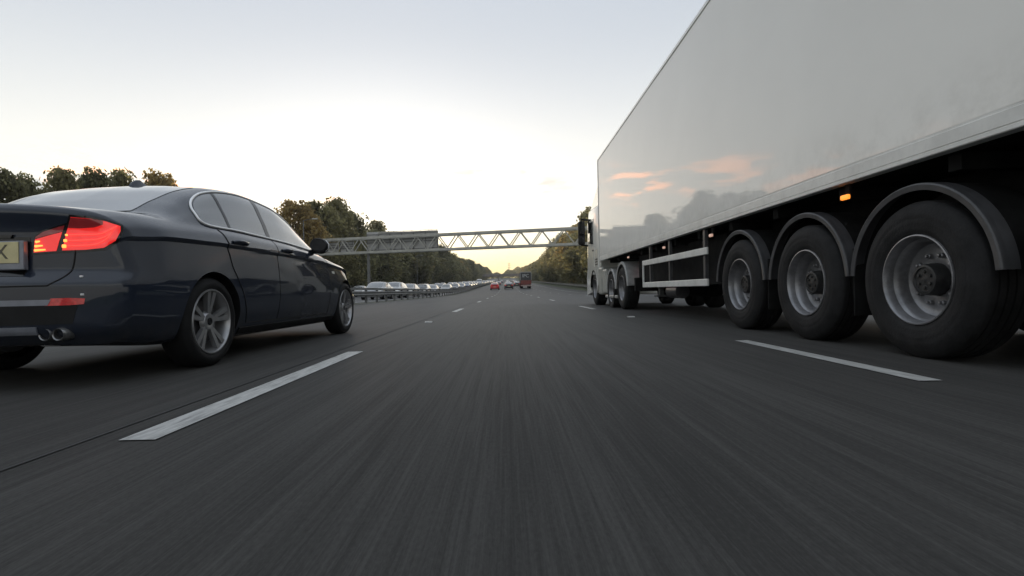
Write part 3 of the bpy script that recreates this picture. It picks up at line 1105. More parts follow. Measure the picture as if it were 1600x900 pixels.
def car_body(T, ny=150, ns=7, rear_round=0.30, front_round=0.42, cap=10, is_van=False):
    ys = np.linspace(-2.45, 2.45, ny)
    ext = np.array([0.004, 0.012, 0.024, 0.04, 0.055])
    ys = np.unique(np.concatenate([ys, -2.45 + ext, 2.45 - ext]))
    c = {k: pchip(SY, v, ys) for k, v in T.items()}
    rows = []
    for i, y in enumerate(ys):
        g = lambda k: c[k][i]
        lower = [(0, g('z1') - .01), (g('x1') * .6, g('z1') - .005), (g('x1'), g('z1')), (g('x2'), g('z2')),
                 ((g('x2') + g('x3')) / 2 + .012, (g('z2') + g('z3')) / 2), (g('x3'), g('z3')),
                 ((g('x3') + g('x4') - .02) / 2 + .003, (g('z3') + g('z4') - .03) / 2), (g('x4') - .02, g('z4') - .03)]
        mid = [(g('x4') - .02, g('z4') - .03), (g('x4') - .004, g('z4') - .008), (g('x4'), g('z4'))]
        upper = [(g('x4'), g('z4')), ((g('x4') + g('x5')) / 2 + .012, (g('z4') + g('z5')) / 2 + .004), (g('x5'), g('z5')),
                 ((g('x5') + g('x6')) / 2 + .016, (g('z5') + g('z6')) / 2), (g('x6'), g('z6')), (g('x7'), g('z7')), (0, g('z8'))]
        pts = catmull(lower, ns) + catmull(mid, 2) + catmull(upper, ns) + [np.array(upper[-1])]
        pts = np.array(pts)
        d = min(y + 2.45, 2.45 - y)
        r_ = 0.055
        if d < r_:
            ins = r_ - math.sqrt(max(0, r_ * r_ - (r_ - d) ** 2))
            pts[:, 0] *= (1 - ins / .9)
            zc = 0.62
            pts[:, 1] = zc + (pts[:, 1] - zc) * (1 - ins / .42)
        full = [(p[0], p[1]) for p in pts] + [(-p[0], p[1]) for p in pts[-2:0:-1]]
        rows.append([(x, y, z) for x, z in full])
    k = len(rows[0])
    V = [p for r_ in rows for p in r_]
    F = []
    for i in range(len(rows) - 1):
        for j in range(k):
            F.append((i * k + j, i * k + (j + 1) % k, (i + 1) * k + (j + 1) % k, (i + 1) * k + j))
    # end caps as shrinking rings
    for row_i, rev in ((0, False), (len(rows) - 1, True)):
        prev = [row_i * k + j for j in range(k)]
        y = ys[row_i]
        base_ = np.array(rows[row_i])
        zc = 0.5 * (base_[:, 2].max() + base_[:, 2].min())
        for s in np.linspace(1, 0.03, cap)[1:]:
            ring = []
            for p in base_:
                V.append((p[0] * s, y, zc + (p[2] - zc) * s))
                ring.append(len(V) - 1)
            for j in range(k):
                f = (prev[j], prev[(j + 1) % k], ring[(j + 1) % k], ring[j])
                F.append(f if rev else f[::-1])
            prev = ring
        F.append(tuple(prev) if rev else tuple(prev[::-1]))
    V = np.array(V)

    def sstep(a, b, v):
        t = np.clip((v - a) / (b - a), 0, 1)
        return t * t * (3 - 2 * t)
    x, y, z = V[:, 0].copy(), V[:, 1].copy(), V[:, 2].copy()
    wr = sstep(-1.75, -2.42, y)
    xa = np.clip(np.abs(x) / .93, 0, 1)
    off = rear_round * xa ** 3.6
    if not is_van:
        off += 0.055 * sstep(.60, .70, z) - 0.03 * sstep(.92, 1.03, z) + 0.06 * sstep(.36, .27, z)
    V[:, 1] += wr * off
    wf = sstep(1.5, 2.40, y)
    off = -front_round * xa ** 3.0 - 0.10 * sstep(.55, .85, z) - 0.05 * sstep(.36, .25, z)
    V[:, 1] += wf * off
    return V, F


def mesh_obj(name, V, F, material, parent, deg=30):
    m_ = MB()
    m_.add([tuple(v) for v in V], F)
    return m_.build(name, material, parent, deg)


class Proj:
    def __init__(self, V, F):
        self.t = BVHTree.FromPolygons([Vector(v) for v in V], [tuple(f) for f in F])

    def hit(self, o, d, off):
        h, n, i, dist = self.t.ray_cast(Vector(o), Vector(d).normalized())
        if h is None:
            h, n, i, dist = self.t.find_nearest(Vector(o) + Vector(d).normalized() * 2.0)
        dn = -Vector(d).normalized()
        nn = n if n.dot(dn) > 0 else -n
        return h + nn * off

    def side(self, y, z, off, s=1):
        return self.hit((s * 3, y, z), (-s, 0, 0), off)

    def rear(self, x, z, off):
        return self.hit((x, -5, z), (0, 1, 0), off)

    def front(self, x, z, off):
        return self.hit((x, 5, z), (0, -1, 0), off)

    def top(self, x, y, off):
        return self.hit((x, y, 4), (0, 0, -1), off)

    def diag(self, u, z, off, s=1):
        """u runs round the rear corner: start points on a line facing the corner at 45 degrees"""
        d = Vector((-s, 1, 0)).normalized()
        t = Vector((s, 1, 0)).normalized()
        o = Vector((s * .93, -2.45, z)) - d * 2 + t * u
        return self.hit(o, d, off)


def resample(pts, n):
    P = np.asarray(pts, float)
    d = np.concatenate([[0], np.cumsum(np.linalg.norm(np.diff(P, axis=0), axis=1))])
    t = np.linspace(0, d[-1], n)
    return np.stack([np.interp(t, d, P[:, k]) for k in range(P.shape[1])], 1)


def smooth_line(pts, per=8):
    P = np.asarray(pts, float)
    out = catmull(P, per)
    out.append(P[-1])
    return np.array(out)


def patch(fn, lo, hi, n, m, off, inset=-0.006, mb=None, mi=0):
    """surface patch between two 2-D curves, draped by fn(u,v,off), with a skirt into the body"""
    lo, hi = resample(lo, n), resample(hi, n)
    mb = mb or MB()
    vs, fs = [], []
    for j in range(m):
        t = j / (m - 1)
        for i in range(n):
            u = lo[i] * (1 - t) + hi[i] * t
            vs.append(fn(u[0], u[1], off))
    for j in range(m - 1):
        for i in range(n - 1):
            fs.append((j * n + i, j * n + i + 1, (j + 1) * n + i + 1, (j + 1) * n + i))
    border = [i for i in range(n)] + [(j * n + n - 1) for j in range(1, m)] + [(m - 1) * n + i for i in range(n - 2, -1, -1)] + [j * n for j in range(m - 2, 0, -1)]
    b0 = len(vs)
    for b in border:
        j, i = divmod(b, n)
        t = j / (m - 1)
        u = lo[i] * (1 - t) + hi[i] * t
        vs.append(fn(u[0], u[1], inset))
    nb = len(border)
    for k in range(nb):
        fs.append((border[k], border[(k + 1) % nb], b0 + (k + 1) % nb, b0 + k))
    return mb.add(vs, fs, mi)


def strip(fn, pts, rad, off, n=80, sides=6, closed=False, mb=None, per=8):
    P = resample(smooth_line(pts, per), n)
    mb = mb or MB()
    q = [fn(p[0], p[1], off) for p in P]
    if closed:
        q = q[:-1]
    return mb.tube(q, rad, sides, closed=closed)


def cut_arches(obj, cuts, liner):
    """wheel openings: exact boolean of cylinders, evaluated to a mesh"""
    obj.data.materials.append(liner)
    for (y, z, r_) in cuts:
        for s in (1, -1):
            m_ = MB()
            n = 72
            x0, x1 = (0.60, 1.3) if s > 0 else (-1.3, -0.60)
            vs, fs = [], []
            for x in (x0, x1):
                for i in range(n):
                    th = 2 * math.pi * i / n
                    vs.append((x, y + r_ * math.cos(th), z + r_ * math.sin(th)))
            fs = [tuple(range(n)), tuple(range(n, 2 * n))] + [(i, (i + 1) % n, n + (i + 1) % n, n + i) for i in range(n)]
            m_.add(vs, fs)
            cu = m_.build('cutter', liner)
            md = obj.modifiers.new('cut', 'BOOLEAN')
            md.operation = 'DIFFERENCE'
            md.solver = 'EXACT'
            md.material_mode = 'TRANSFER'
            md.object = cu
            dg = bpy.context.evaluated_depsgraph_get()
            me = bpy.data.meshes.new_from_object(obj.evaluated_get(dg))
            obj.modifiers.clear()
            old = obj.data
            obj.data = me
            bpy.data.meshes.remove(old)
            cm = cu.data
            bpy.data.objects.remove(cu)
            bpy.data.meshes.remove(cm)
    obj.data.polygons.foreach_set('use_smooth', [True] * len(obj.data.polygons))
    obj.data.set_sharp_from_angle(angle=R(30))


def car_wheel(root, x, y, side, r=0.335, name='wheel'):
    z = r
    t = MB()
    t.lathe_x([(-.215, .245), (-.22, .28), (-.205, r - .02), (-.185, r - .003), (-.10, r), (-.035, r - .003), (-.012, r - .018), (0.002, r - .05), (0.0, .262), (-.012, .243)], x, y, z, side, 72)
    wo_ = t.build(name, M['rubber_car'], root, 40)
    rim = MB()
    rim.lathe_x([(-.012, .244), (-.004, .240), (-.004, .232), (-.018, .224), (-.05, .214), (-.13, .205), (-.19, .20)], x, y, z, side, 72)
    rim.lathe_x([(-.05, 0.001), (-.03, .03), (-.032, .06), (-.05, .075), (-.06, .08)], x, y, z, side, 36)
    for k in range(5):
        a0 = 2 * math.pi * k / 5 + 0.25
        for dlt in (-.13, .13):
            # each spoke: tapered bar from the hub to the rim
            pts_in, pts_out = [], []
            ci, co = a0 + dlt * 0.9, a0 + dlt * 1.25
            wi, wo2 = .20, .085
            ri, ro = .062, .226
            quad = [(ri, ci - wi), (ro, co - wo2), (ro, co + wo2), (ri, ci + wi)]
            vs = []
            for (aa_in, aa_out) in ((-.035, -.014), (-.065, -.05)):
                for q, (rr, th) in enumerate(quad):
                    a = aa_in if q in (0, 3) else aa_out
                    vs.append((x + side * a, y + rr * math.cos(th), z + rr * math.sin(th)))
            rim.add(vs, [(0, 1, 2, 3), (7, 6, 5, 4), (0, 4, 5, 1), (1, 5, 6, 2), (2, 6, 7, 3), (3, 7, 4, 0)])
    rim.build('rim', M['alloy'], wo_, 40)
    br = MB()
    br.lathe_x([(-.085, .01), (-.085, .165), (-.11, .165), (-.11, .01)], x, y, z, side, 48)
    br.lathe_x([(-.19, .202), (-.195, .01)], x, y, z, side, 48)
    br.build('brake_disc', M['alloy_dark'], wo_, 30)
    cp = MB()
    cp.lathe_x([(-.026, .001), (-.026, .028), (-.034, .031)], x, y, z, side, 24)
    cp.build('hub_cap', M['gloss_black'], wo_, 30)
    return wo_


def build_sedan():
    root = empty('saloon_car', (0, 0, 0), 'dark navy four-door saloon car overtaking on the left with red tail lamps lit', 'car')
    V, F = car_body(SEDAN, 190, 9)
    pj = Proj(V, F)
    body = mesh_obj('body', V, F, M['navy'], root, 24)
    RW, FW = -1.355, 1.625
    cut_arches(body, [(RW, .335, .372), (FW, .335, .372)], M['black_plastic'])

    def both(name, material, build_fn, deg=35, parent=None, label=None):
        outs = []
        for s in (1, -1):
            m_ = build_fn(s)
            o = m_.build(name, material, parent or root, deg)
            if label:
                o['label'] = label
            outs.append(o)
        return outs
    # ---- side glass
    top_line = smooth_line([(-1.335, 1.165), (-1.305, 1.222), (-1.20, 1.295), (-1.0, 1.363), (-.6, 1.416), (-.2, 1.408), (.1, 1.375), (.35, 1.30), (.62, 1.175), (.90, 1.05)], 10)
    bot_line = smooth_line([(-1.335, 1.155), (-1.335, 1.10), (-1.315, 1.082), (-.9, 1.078), (-.5, 1.071), (0, 1.060), (.5, 1.04), (.93, 1.012)], 10)

    def clip(line, a, b):
        yy = np.linspace(a, b, 60)
        return np.stack([yy, np.interp(yy, line[:, 0], line[:, 1])], 1)
    segs = [(-1.333, -1.0), (-.965, -.36), (-.295, .89)]
    for (a, b), nm in zip(segs, ('quarter_window', 'rear_window_pane', 'front_window_pane')):
        def f(s, a=a, b=b):
            return patch(lambda u, v, o: pj.side(u, v, o, s), clip(bot_line, a, b), clip(top_line, a, b), 50, 14, 0.004)
        both('side_window', M['tint'], f, 30)
    # black pillars between panes
    for a, b in ((-1.0, -.965), (-.36, -.295)):
        def f(s, a=a, b=b):
            return patch(lambda u, v, o: pj.side(u, v, o, s), clip(bot_line, a, b), clip(top_line, a, b), 8, 14, 0.0065)
        both('pillar_trim', M['gloss_black'], f, 30)
    # chrome frame round the side glass
    loop = [(.95, 1.004), (.5, 1.03), (0, 1.050), (-.5, 1.061), (-.9, 1.068), (-1.315, 1.070), (-1.352, 1.090), (-1.358, 1.145), (-1.346, 1.195), (-1.31, 1.240),
            (-1.20, 1.310), (-1.0, 1.376), (-.6, 1.429), (-.2, 1.421), (.11, 1.388), (.36, 1.313), (.63, 1.187), (.93, 1.052)]
    both('window_trim', M['chrome'], lambda s: strip(lambda u, v, o: pj.side(u, v, o, s), loop, .0095, 0.005, 300, 8), 50)
    # ---- rear screen and windscreen
    xs = np.linspace(-.60, .60, 40)
    lo = [(x * .84, -1.69 + .06 * (x / .6) ** 2) for x in xs]
    hi = [(x * .93, -.95 - .06 * (x / .6) ** 2) for x in xs]
    patch(lambda u, v, o: pj.top(u, v, o), lo, hi, 44, 30, 0.004).build('rear_window', M['screen_glass'], root, 30)
    lo = [(x * 1.08, 1.07 - .10 * (x / .6) ** 2) for x in xs]
    hi = [(x * .93, .33 - .05 * (x / .6) ** 2) for x in xs]
    patch(lambda u, v, o: pj.top(u, v, o), hi, lo, 44, 30, 0.004).build('windscreen', M['screen_glass'], root, 30)
    # ---- doors (proud panels with dark shut lines)
    # rear door outline: swoops round the wheel arch
    def door(s, back, frontline):
        return patch(lambda u, v, o: pj.side(u, v, o, s), back, frontline, 56, 30, 0.003, -0.01)
    zz = np.linspace(.30, 1.045, 40)

    def back_edge(z):
        return np.interp(z, [.30, .42, .55, .66, .76, .93, 1.05], [-.86, -.90, -.955, -1.03, -1.10, -1.15, -1.19])
    rb = [(back_edge(z), z) for z in zz]
    rf = [(-.305, z) for z in zz]
    fb = [(-.29, z) for z in zz]
    ff = [(np.interp(z, [.30, .5, .8, 1.0], [.98, 1.0, 1.0, .90]), z - .03 * (z > 1.02)) for z in zz]
    both('door', M['navy'], lambda s: door(s, rb, rf), 24)
    both('door', M['navy'], lambda s: door(s, fb, ff), 24)
    def seams(s):
        m_ = MB()
        fn = lambda u, v, o: pj.side(u, v, o, s)
        strip(fn, rb[::4] + [rb[-1]], .0045, 0.001, 60, 6, mb=m_)
        strip(fn, [(-.298, .30), (-.298, .6), (-.298, .95), (-.298, 1.045)], .0045, 0.001, 60, 6, mb=m_)
        strip(fn, ff[::4] + [ff[-1]], .0045, 0.001, 60, 6, mb=m_)
        strip(fn, [(-.86, .298), (-.3, .293), (.4, .293), (.98, .298)], .0045, 0.001, 60, 6, mb=m_)
        return m_
    both('door_gap', M['black_plastic'], seams, 50)
    # sill
    both('sill', M['black_plastic'], lambda s: patch(lambda u, v, o: pj.side(u, v, o, s), [(-.95, .215), (.2, .21), (1.22, .215)], [(-.95, .262), (.2, .262), (1.22, .262)], 50, 6, 0.012), 30)
    # door handles
    for yh in (-.98, -.10):
        def f(s, yh=yh):
            m_ = MB()
            pts = [(yh - .11, .955), (yh - .08, .962), (yh, .966), (yh + .08, .962), (yh + .11, .955)]
            q = [pj.side(u, v, 0.0, s) for u, v in pts]
            offs = [.004, .026, .032, .026, .004]
            q = [Vector((p.x + s * o, p.y, p.z)) for p, o in zip(q, offs)]
            m_.tube(q, [.013, .015, .015, .015, .013], 8)
            return m_
        both('door_handle', M['navy'], f, 50)
        def g(s, yh=yh):
            return patch(lambda u, v, o: pj.side(u, v, o, s), [(yh - .09, .935), (yh, .93), (yh + .09, .935)], [(yh - .09, .978), (yh, .985), (yh + .09, .978)], 14, 6, 0.002)
        both('handle_recess', M['black_plastic'], g, 30)
    # mirrors
    for s in (1, -1):
        m_ = MB()
        bm = bmesh.new()
        bmesh.ops.create_uvsphere(bm, u_segments=24, v_segments=14, radius=1)
        for q in bm.verts:
            c = q.co
            yy = c.y if c.y > -0.35 else -0.35
            q.co = Vector((s * (.985 + c.x * s * .10), .56 + yy * .11, 1.062 + c.z * .088 - .012 * c.x * s))
        bm.verts.index_update()
        m_.add([q.co[:] for q in bm.verts], [[q.index for q in f.verts] for f in bm.faces])
        bm.free()
        m_.tube([(s * .83, .68, 1.0), (s * .89, .63, 1.01), (s * .95, .58, 1.03)], [.035, .03, .035], 8)
        mo = m_.build('door_mirror', M['black_plastic'], root, 40)
        g = MB()
        n = 20
        vs = [(s * (.985 + .086 * math.cos(2 * math.pi * k / n)), .517, 1.062 + .070 * math.sin(2 * math.pi * k / n)) for k in range(n)]
        g.add(vs, [tuple(range(n))])
        g.build('mirror_glass', M['gloss_black'], mo)  # plain black finish stands in for the mirror's dark reflection
        sk = MB()
        sk.tube([(s * 1.06, .54, 1.0), (s * 1.085, .57, 1.04), (s * 1.082, .58, 1.08), (s * 1.05, .58, 1.125)], .006, 6)
        sk.build('mirror_trim', M['chrome'], mo, 50)
    # ---- aerial fin
    m_ = MB()
    prof = [(-.98, 0), (-.95, .035), (-.90, .055), (-.86, .057), (-.81, .03), (-.74, 0)]
    vs, fs = [], []
    zt_ = pj.top(0, -.88, 0).z - .012
    for k, (yy, hh) in enumerate(prof):
        wz = .028 if 0 < k < 5 else .012
        zb_ = pj.top(0, yy, 0).z - .012
        vs += [(-wz, yy, zb_), (-.006, yy, zb_ + .012 + hh), (.006, yy, zb_ + .012 + hh), (wz, yy, zb_)]
    for k in range(len(prof) - 1):
        for j in range(3):
            fs.append((k * 4 + j, k * 4 + j + 1, k * 4 + 4 + j + 1, k * 4 + 4 + j))
    fs += [(0, 3, 2, 1), tuple(20 + j for j in range(4))]
    m_.add(vs, fs)
    m_.build('aerial', M['navy'], root, 50)
    # ---- tail lamps
    for s in (1, -1):
        DG = lambda u, v, o, s=s: pj.diag(u, v, o, s)
        out_lo = [(-.120, .800), (-.02, .806), (.065, .820), (.118, .866), (.143, .922)]
        out_hi = [(-.082, .990), (.0, .985), (.07, .975), (.143, .952)]
        ho = patch(DG, [(-.134, .786), (-.02, .793), (.075, .806), (.134, .858), (.158, .922)], [(-.090, 1.003), (.0, .998), (.07, .988), (.158, .962)], 40, 16, .003, -.02).build('tail_lamp', M['gloss_black'], root, 40)
        sm = MB()
        patch(DG, out_lo, out_hi, 36, 16, .006, .0, sm)
        sm.build('lens', M['lamp_red'], ho, 40)
        sm = MB()
        patch(DG, [(-.094, .930), (-.04, .928), (.02, .936), (.06, .955)], [(-.082, .988), (-.04, .986), (.02, .982), (.06, .975)], 22, 8, .0085, .0, sm)
        sm.build('smoked_lens', M['lamp_dim'], ho, 40)
        sm = MB()
        for q, zz_ in enumerate((.826, .856, .888)):
            strip(DG, [(-.100, zz_), (-.03, zz_ + .004), (.03 + .012 * q, zz_ + .014), (.075 + .014 * q, zz_ + .045), (.098 + .014 * q, min(zz_ + .085, .948))], .0045, .0075, 44, 6, mb=sm)
        sm.build('light_bar', M['lamp_bar'], ho, 50)
        sm = MB()
        for k_, zz_ in enumerate((.824, .856, .888)):
            p = DG(-.110 + .006 * k_, zz_, .010)
            rr_ = .010 - .002 * k_
            sm.rbox(p.x - rr_, p.x + rr_, p.y - .006, p.y + .006, p.z - rr_, p.z + rr_, .004)
        sm.build('led', M['lamp_led'], ho, 40)
        # inner lamp on the boot lid
        RR = lambda u, v, o: pj.rear(u, v, o)
        hi_ = patch(RR, [(s * .494, .776), (s * .618, .786)], [(s * .508, .878), (s * .545, .912), (s * .664, .962)], 18, 12, .003, -.02).build('boot_lamp', M['gloss_black'], root, 40)
        sm = MB()
        patch(RR, [(s * .505, .788), (s * .606, .797)], [(s * .513, .862), (s * .632, .905)], 14, 8, .006, .0, sm)
        sm.build('lens', M['lamp_red'], hi_, 40)
        sm = MB()
        patch(RR, [(s * .513, .866), (s * .634, .908)], [(s * .516, .876), (s * .55, .905), (s * .645, .944)], 14, 8, .006, .0, sm)
        sm.build('smoked_lens', M['lamp_dim'], hi_, 40)
        sm = MB()
        for q, zz_ in enumerate((.800, .823, .847)):
            pa, pb = RR(s * (.512 + .003 * q), zz_, .009), RR(s * (.560 - .012 * q), zz_ + .004, .009)
            sm.tube([pa, pb], [.0075, .004], 6)
        sm.build('led', M['lamp_led'], hi_, 40)
        # reflector low in the bumper
        patch(DG, [(-.200, .488), (-.1, .489), (-.035, .494)], [(-.175, .529), (-.1, .530), (-.030, .526)], 26, 5, .004, -.01).build('reflector', M['reflector'], root, 40)
        # parking sensors and their strip
        m_ = MB()
        for zz_ in (.548, .650):
            p = DG(-.042, zz_, .002)
            m_.rbox(p.x - .007, p.x + .007, p.y - .007, p.y + .007, p.z - .006, p.z + .006, .003)
        m_.build('parking_sensor', M['white_badge'], root, 40)
        # exhaust tips
        for xe in (.578, .655):
            m_ = MB()
            n = 28
            prof = [(0.0, .028), (-.004, .033), (0.0, .035), (.03, .036), (.16, .036), (.16, .028), (.02, .027)]
            vs, fs = [], []
            ye = -2.385
            for k in range(n):
                th = 2 * math.pi * k / n
                for a, rr in prof:
                    vs.append((s * xe + rr * math.cos(th), ye + a, .328 + rr * math.sin(th)))
            kk = len(prof)
            for k in range(n):
                k2 = (k + 1) % n
                for j in range(kk):
                    fs.append((k * kk + j, k * kk + (j + 1) % kk, k2 * kk + (j + 1) % kk, k2 * kk + j))
            m_.add(vs, fs)
            eo = m_.build('exhaust_tip', M['exhaust'], root, 40)
            d = MB()
            vs = [(s * xe + .028 * math.cos(2 * math.pi * k / 20), ye + .05, .328 + .028 * math.sin(2 * math.pi * k / 20)) for k in range(20)]
            d.add(vs, [tuple(range(20))])
            d.build('bore', M['black_plastic'], eo)
    # bumper strips, lower valance
    RR = lambda u, v, o: pj.rear(u, v, o)
    patch(RR, [(-.60, .490), (0, .490), (.60, .490)], [(-.615, .522), (0, .522), (.615, .522)], 40, 5, .006, -.01).build('bumper_trim', M['trim_grey'], root, 30)
    patch(RR, [(-.55, .335), (0, .335), (.55, .335)], [(-.55, .372), (0, .372), (.55, .372)], 40, 5, .012, -.01).build('valance_trim', M['trim_grey'], root, 30)
    patch(RR, [(-.70, .385), (0, .385), (.70, .385)], [(-.72, .49), (0, .49), (.72, .49)], 40, 8, .003, -.01).build('valance', M['black_plastic'], root, 30)
    # boot lid shut line, plate recess, plate, badge
    m_ = MB()
    strip(RR, [(.60, .60), (.66, .66), (.70, .93), (.735, 1.0)], .004, .001, 40, 6, mb=m_)
    strip(RR, [(-.60, .60), (-.66, .66), (-.70, .93), (-.735, 1.0)], .004, .001, 40, 6, mb=m_)
    strip(RR, [(-.60, .60), (0, .595), (.60, .60)], .004, .001, 60, 6, mb=m_)
    m_.build('boot_gap', M['black_plastic'], root, 50)
    patch(RR, [(-.47, .655), (.47, .655)], [(-.492, .875), (.492, .875)], 40, 12, .002, -.01).build('plate_recess', M['gloss_black'], root, 30)
    patch(RR, [(-.40, .868), (.40, .868)], [(-.41, .888), (.41, .888)], 40, 4, .014, -.01).build('boot_handle', M['gloss_black'], root, 30)
    ybk = pj.rear(0, .75, 0).y
    pl = MB()
    pl.rbox(-.486, .486, ybk - .012, ybk + .02, .690, .853, .006)
    sur = pl.build('plate_holder', M['trim_grey'], root)
    pl = MB()
    pl.rbox(-.462, .462, ybk - .017, ybk - .0115, .728, .846, .002)
    plate = pl.build('number_plate', M['plate_yellow'], root)
    text_mesh('lettering', 'JEX', .115, M['plate_text'], plate, (.405, ybk - .0175, .787), (R(90), 0, 0), .001)
    bg_ = MB()
    n = 36
    yb = pj.rear(0, .965, 0).y
    for (r0, r1, mi, a0, a1) in [(.0, .029, 0, 0, 90), (.0, .029, 1, 90, 180), (.0, .029, 0, 180, 270), (.0, .029, 1, 270, 360)]:
        vs = [(0, yb - .010, .96)] + [(r1 * math.cos(R(a0 + (a1 - a0) * k / 10)), yb - .010, .96 + r1 * math.sin(R(a0 + (a1 - a0) * k / 10))) for k in range(11)]
        bg_.add(vs, [(0, k, k + 1) for k in range(1, 11)], mi)
    badge = bg_.build('badge', [M['white_badge'], M['blue_badge']], root)
    rg = MB()
    rg.tube([(.036 * math.cos(2 * math.pi * k / n), yb - .006, .96 + .036 * math.sin(2 * math.pi * k / n)) for k in range(n)], .008, 8, closed=True)
    rg.build('badge_ring', M['chrome'], badge, 50)
    # front repeater, headlamps
    both('side_repeater', M['indicator'], lambda s: patch(lambda u, v, o: pj.side(u, v, o, s), [(1.13, .775), (1.2, .77)], [(1.13, .80), (1.205, .80)], 8, 5, .006), 30)
    both('headlamp', M['screen_glass'], lambda s: patch(lambda u, v, o: pj.front(u, v, o), [(s * .48, .60), (s * .80, .64)], [(s * .48, .70), (s * .80, .74)], 16, 8, .004), 30)
    # wheels
    for yy in (RW, FW):
        for s in (1, -1):
            car_wheel(root, s * (.915 if s > 0 or yy > 0 else .83), yy, s)
    m_ = MB()
    m_.box(-.55, .55, -1.7, 1.9, .20, .26)
    m_.build('underbody', M['black_plastic'], root, 40)
    return root, pj


sedan, SEDAN_PJ = build_sedan()
sedan.location = (-3.085, 5.30, 0)
sedan.rotation_euler = (0, 0, R(-1.6))


# ------------------------------------------------------------------ simple traffic cars (parts: body, windows, wheels, lamps)
def traffic_proto(name, T, colour, van=False, lit=False, tail=False):
    root = empty(name, (0, 0, 0), 'car', 'car')
    V, F = car_body(T, 40, 3, 0.12 if van else 0.28, 0.35, 4, is_van=van)
    pj = Proj(V, F)
    mesh_obj('body', V, F, M['car_' + colour], root, 30)
    for s in (1, -1):
        if van:
            lo, hi = [(.35, 1.18), (1.15, 1.16)], [(.35, 1.68), (.75, 1.60)]
        elif T is HATCH:
            lo, hi = [(-1.9, 1.10), (-.4, 1.075), (.85, 1.03)], [(-1.75, 1.30), (-.3, 1.41), (.35, 1.36)]
        else:
            lo, hi = [(-1.28, 1.08), (-.4, 1.075), (.9, 1.03)], [(-1.15, 1.25), (-.3, 1.365), (.35, 1.325)]
        patch(lambda u, v, o: pj.side(u, v, o, s), lo, hi, 14, 5, .006).build('side_window', M['tint'], root, 30)
    if van:
        patch(lambda u, v, o: pj.front(u, v, o), [(-.66, 1.22), (.66, 1.22)], [(-.64, 1.75), (.64, 1.75)], 12, 8, .006).build('windscreen', M['tint'], root, 30)
        patch(lambda u, v, o: pj.rear(u, v, o), [(-.62, 1.15), (.62, 1.15)], [(-.60, 1.7), (.60, 1.7)], 12, 8, .006).build('rear_window', M['tint'], root, 30)
    else:
        patch(lambda u, v, o: pj.top(u, v, o), [(-.55, .36), (.55, .36)], [(-.62, 1.0), (.62, 1.0)], 12, 8, .006).build('windscreen', M['tint'], root, 30)
        if T is HATCH:
            patch(lambda u, v, o: pj.rear(u, v, o), [(-.55, 1.13), (.55, 1.13)], [(-.5, 1.40), (.5, 1.40)], 12, 8, .006).build('rear_window', M['tint'], root, 30)
        else:
            patch(lambda u, v, o: pj.top(u, v, o), [(-.56, -1.7), (.56, -1.7)], [(-.5, -.95), (.5, -.95)], 12, 8, .006).build('rear_window', M['tint'], root, 30)
    for yy in (-1.35, 1.6):
        for s in (1, -1):
            m_ = MB()
            m_.lathe_x([(-.2, .02), (-.2, .33), (0, .33), (.012, .30), (.012, .24)], s * .925, yy, .33, s, 28)
            wo_ = m_.build('wheel', M['rubber_car'], root, 40)
            m_ = MB()
            m_.lathe_x([(.012, .24), (0.0, .15), (.006, .01)], s * .925, yy, .33, s, 28)
            m_.build('rim', M['alloy'], wo_, 40)
    for s in (1, -1):
        zf = (.74, .90) if van else (.60, .70)
        patch(lambda u, v, o: pj.front(u, v, o), [(s * .46, zf[0]), (s * .76, zf[0] + .03)], [(s * .46, zf[1]), (s * .76, zf[1] + .03)], 8, 4, .006).build('headlamp', M['headlamp'] if lit else M['indicator'], root, 30)
        zt_ = (.85, 1.15) if van else (.78, .90)
        patch(lambda u, v, o: pj.rear(u, v, o), [(s * .55, zt_[0]), (s * .82, zt_[0])], [(s * .55, zt_[1]), (s * .82, zt_[1])], 8, 4, .006).build('tail_lamp', M['tail_far'] if tail else M['reflector'], root, 30)
    patch(lambda u, v, o: pj.rear(u, v, o), [(-.26, .60), (.26, .60)], [(-.26, .71), (.26, .71)], 6, 3, .008).build('number_plate', M['plate_yellow'], root)
    return root


PC = {}


def place_car(kind, T, colour, x, y, rz, label, group, van=False, lit=False, tail=False, sc=1.0, cat='car'):
    key = (kind, colour, lit, tail)
    if key in PC:
        o = copy_tree(PC[key])
    else:
        o = traffic_proto(kind, T, colour, van, lit, tail)
        PC[key] = o
    o.location = (x, y, zr(y))
    gr = (zr(y + 2) - zr(y - 2)) / 4
    o.rotation_euler = (math.atan(gr) * (1 if rz == 0 else -1), 0, rz)
    o.scale = (sc, sc, sc)
    tag(o, label, cat, group)
    return o


GO = 'traffic queueing on the opposite carriageway'
PI = math.pi
opp = [
    ('saloon_car', SEDAN, 'silver', -11.0, 44.5, 'silver saloon nearest in the queue beyond the barrier', 0, 1.0),
    ('hatchback_car', HATCH, 'white', -10.9, 50.5, 'white hatchback second in the queue beyond the barrier', 0, 1.04),
    ('saloon_car', SEDAN, 'beige', -10.8, 57.5, 'beige saloon third in the queue beyond the barrier', 0, 1.0),
    ('estate_car', HATCH, 'grey', -10.9, 67.0, 'grey car with dark side windows fourth in the queue', 0, 1.0),
    ('saloon_car', SEDAN, 'silver', -10.9, 76.0, 'silver saloon fifth in the queue, right of the grey car', 0, 0.97),
]
for nm, T, c, x, y, lb, v, sc in opp:
    place_car(nm, T, c, x, y, PI, lb, GO, sc=sc)
rng = random.Random(21)
cols = ['white', 'grey', 'silver', 'blue', 'black', 'beige', 'grey']
far_specs = []
for lane_x in (-11.0, -15.4, -20.0):
    y = 92.0 + rng.uniform(0, 10) if lane_x > -12 else 62 + rng.uniform(0, 12)
    while y < 470:
        far_specs.append((lane_x + rng.uniform(-.4, .4), y))
        y += rng.uniform(7.5, 20) * (1 + y / 700)
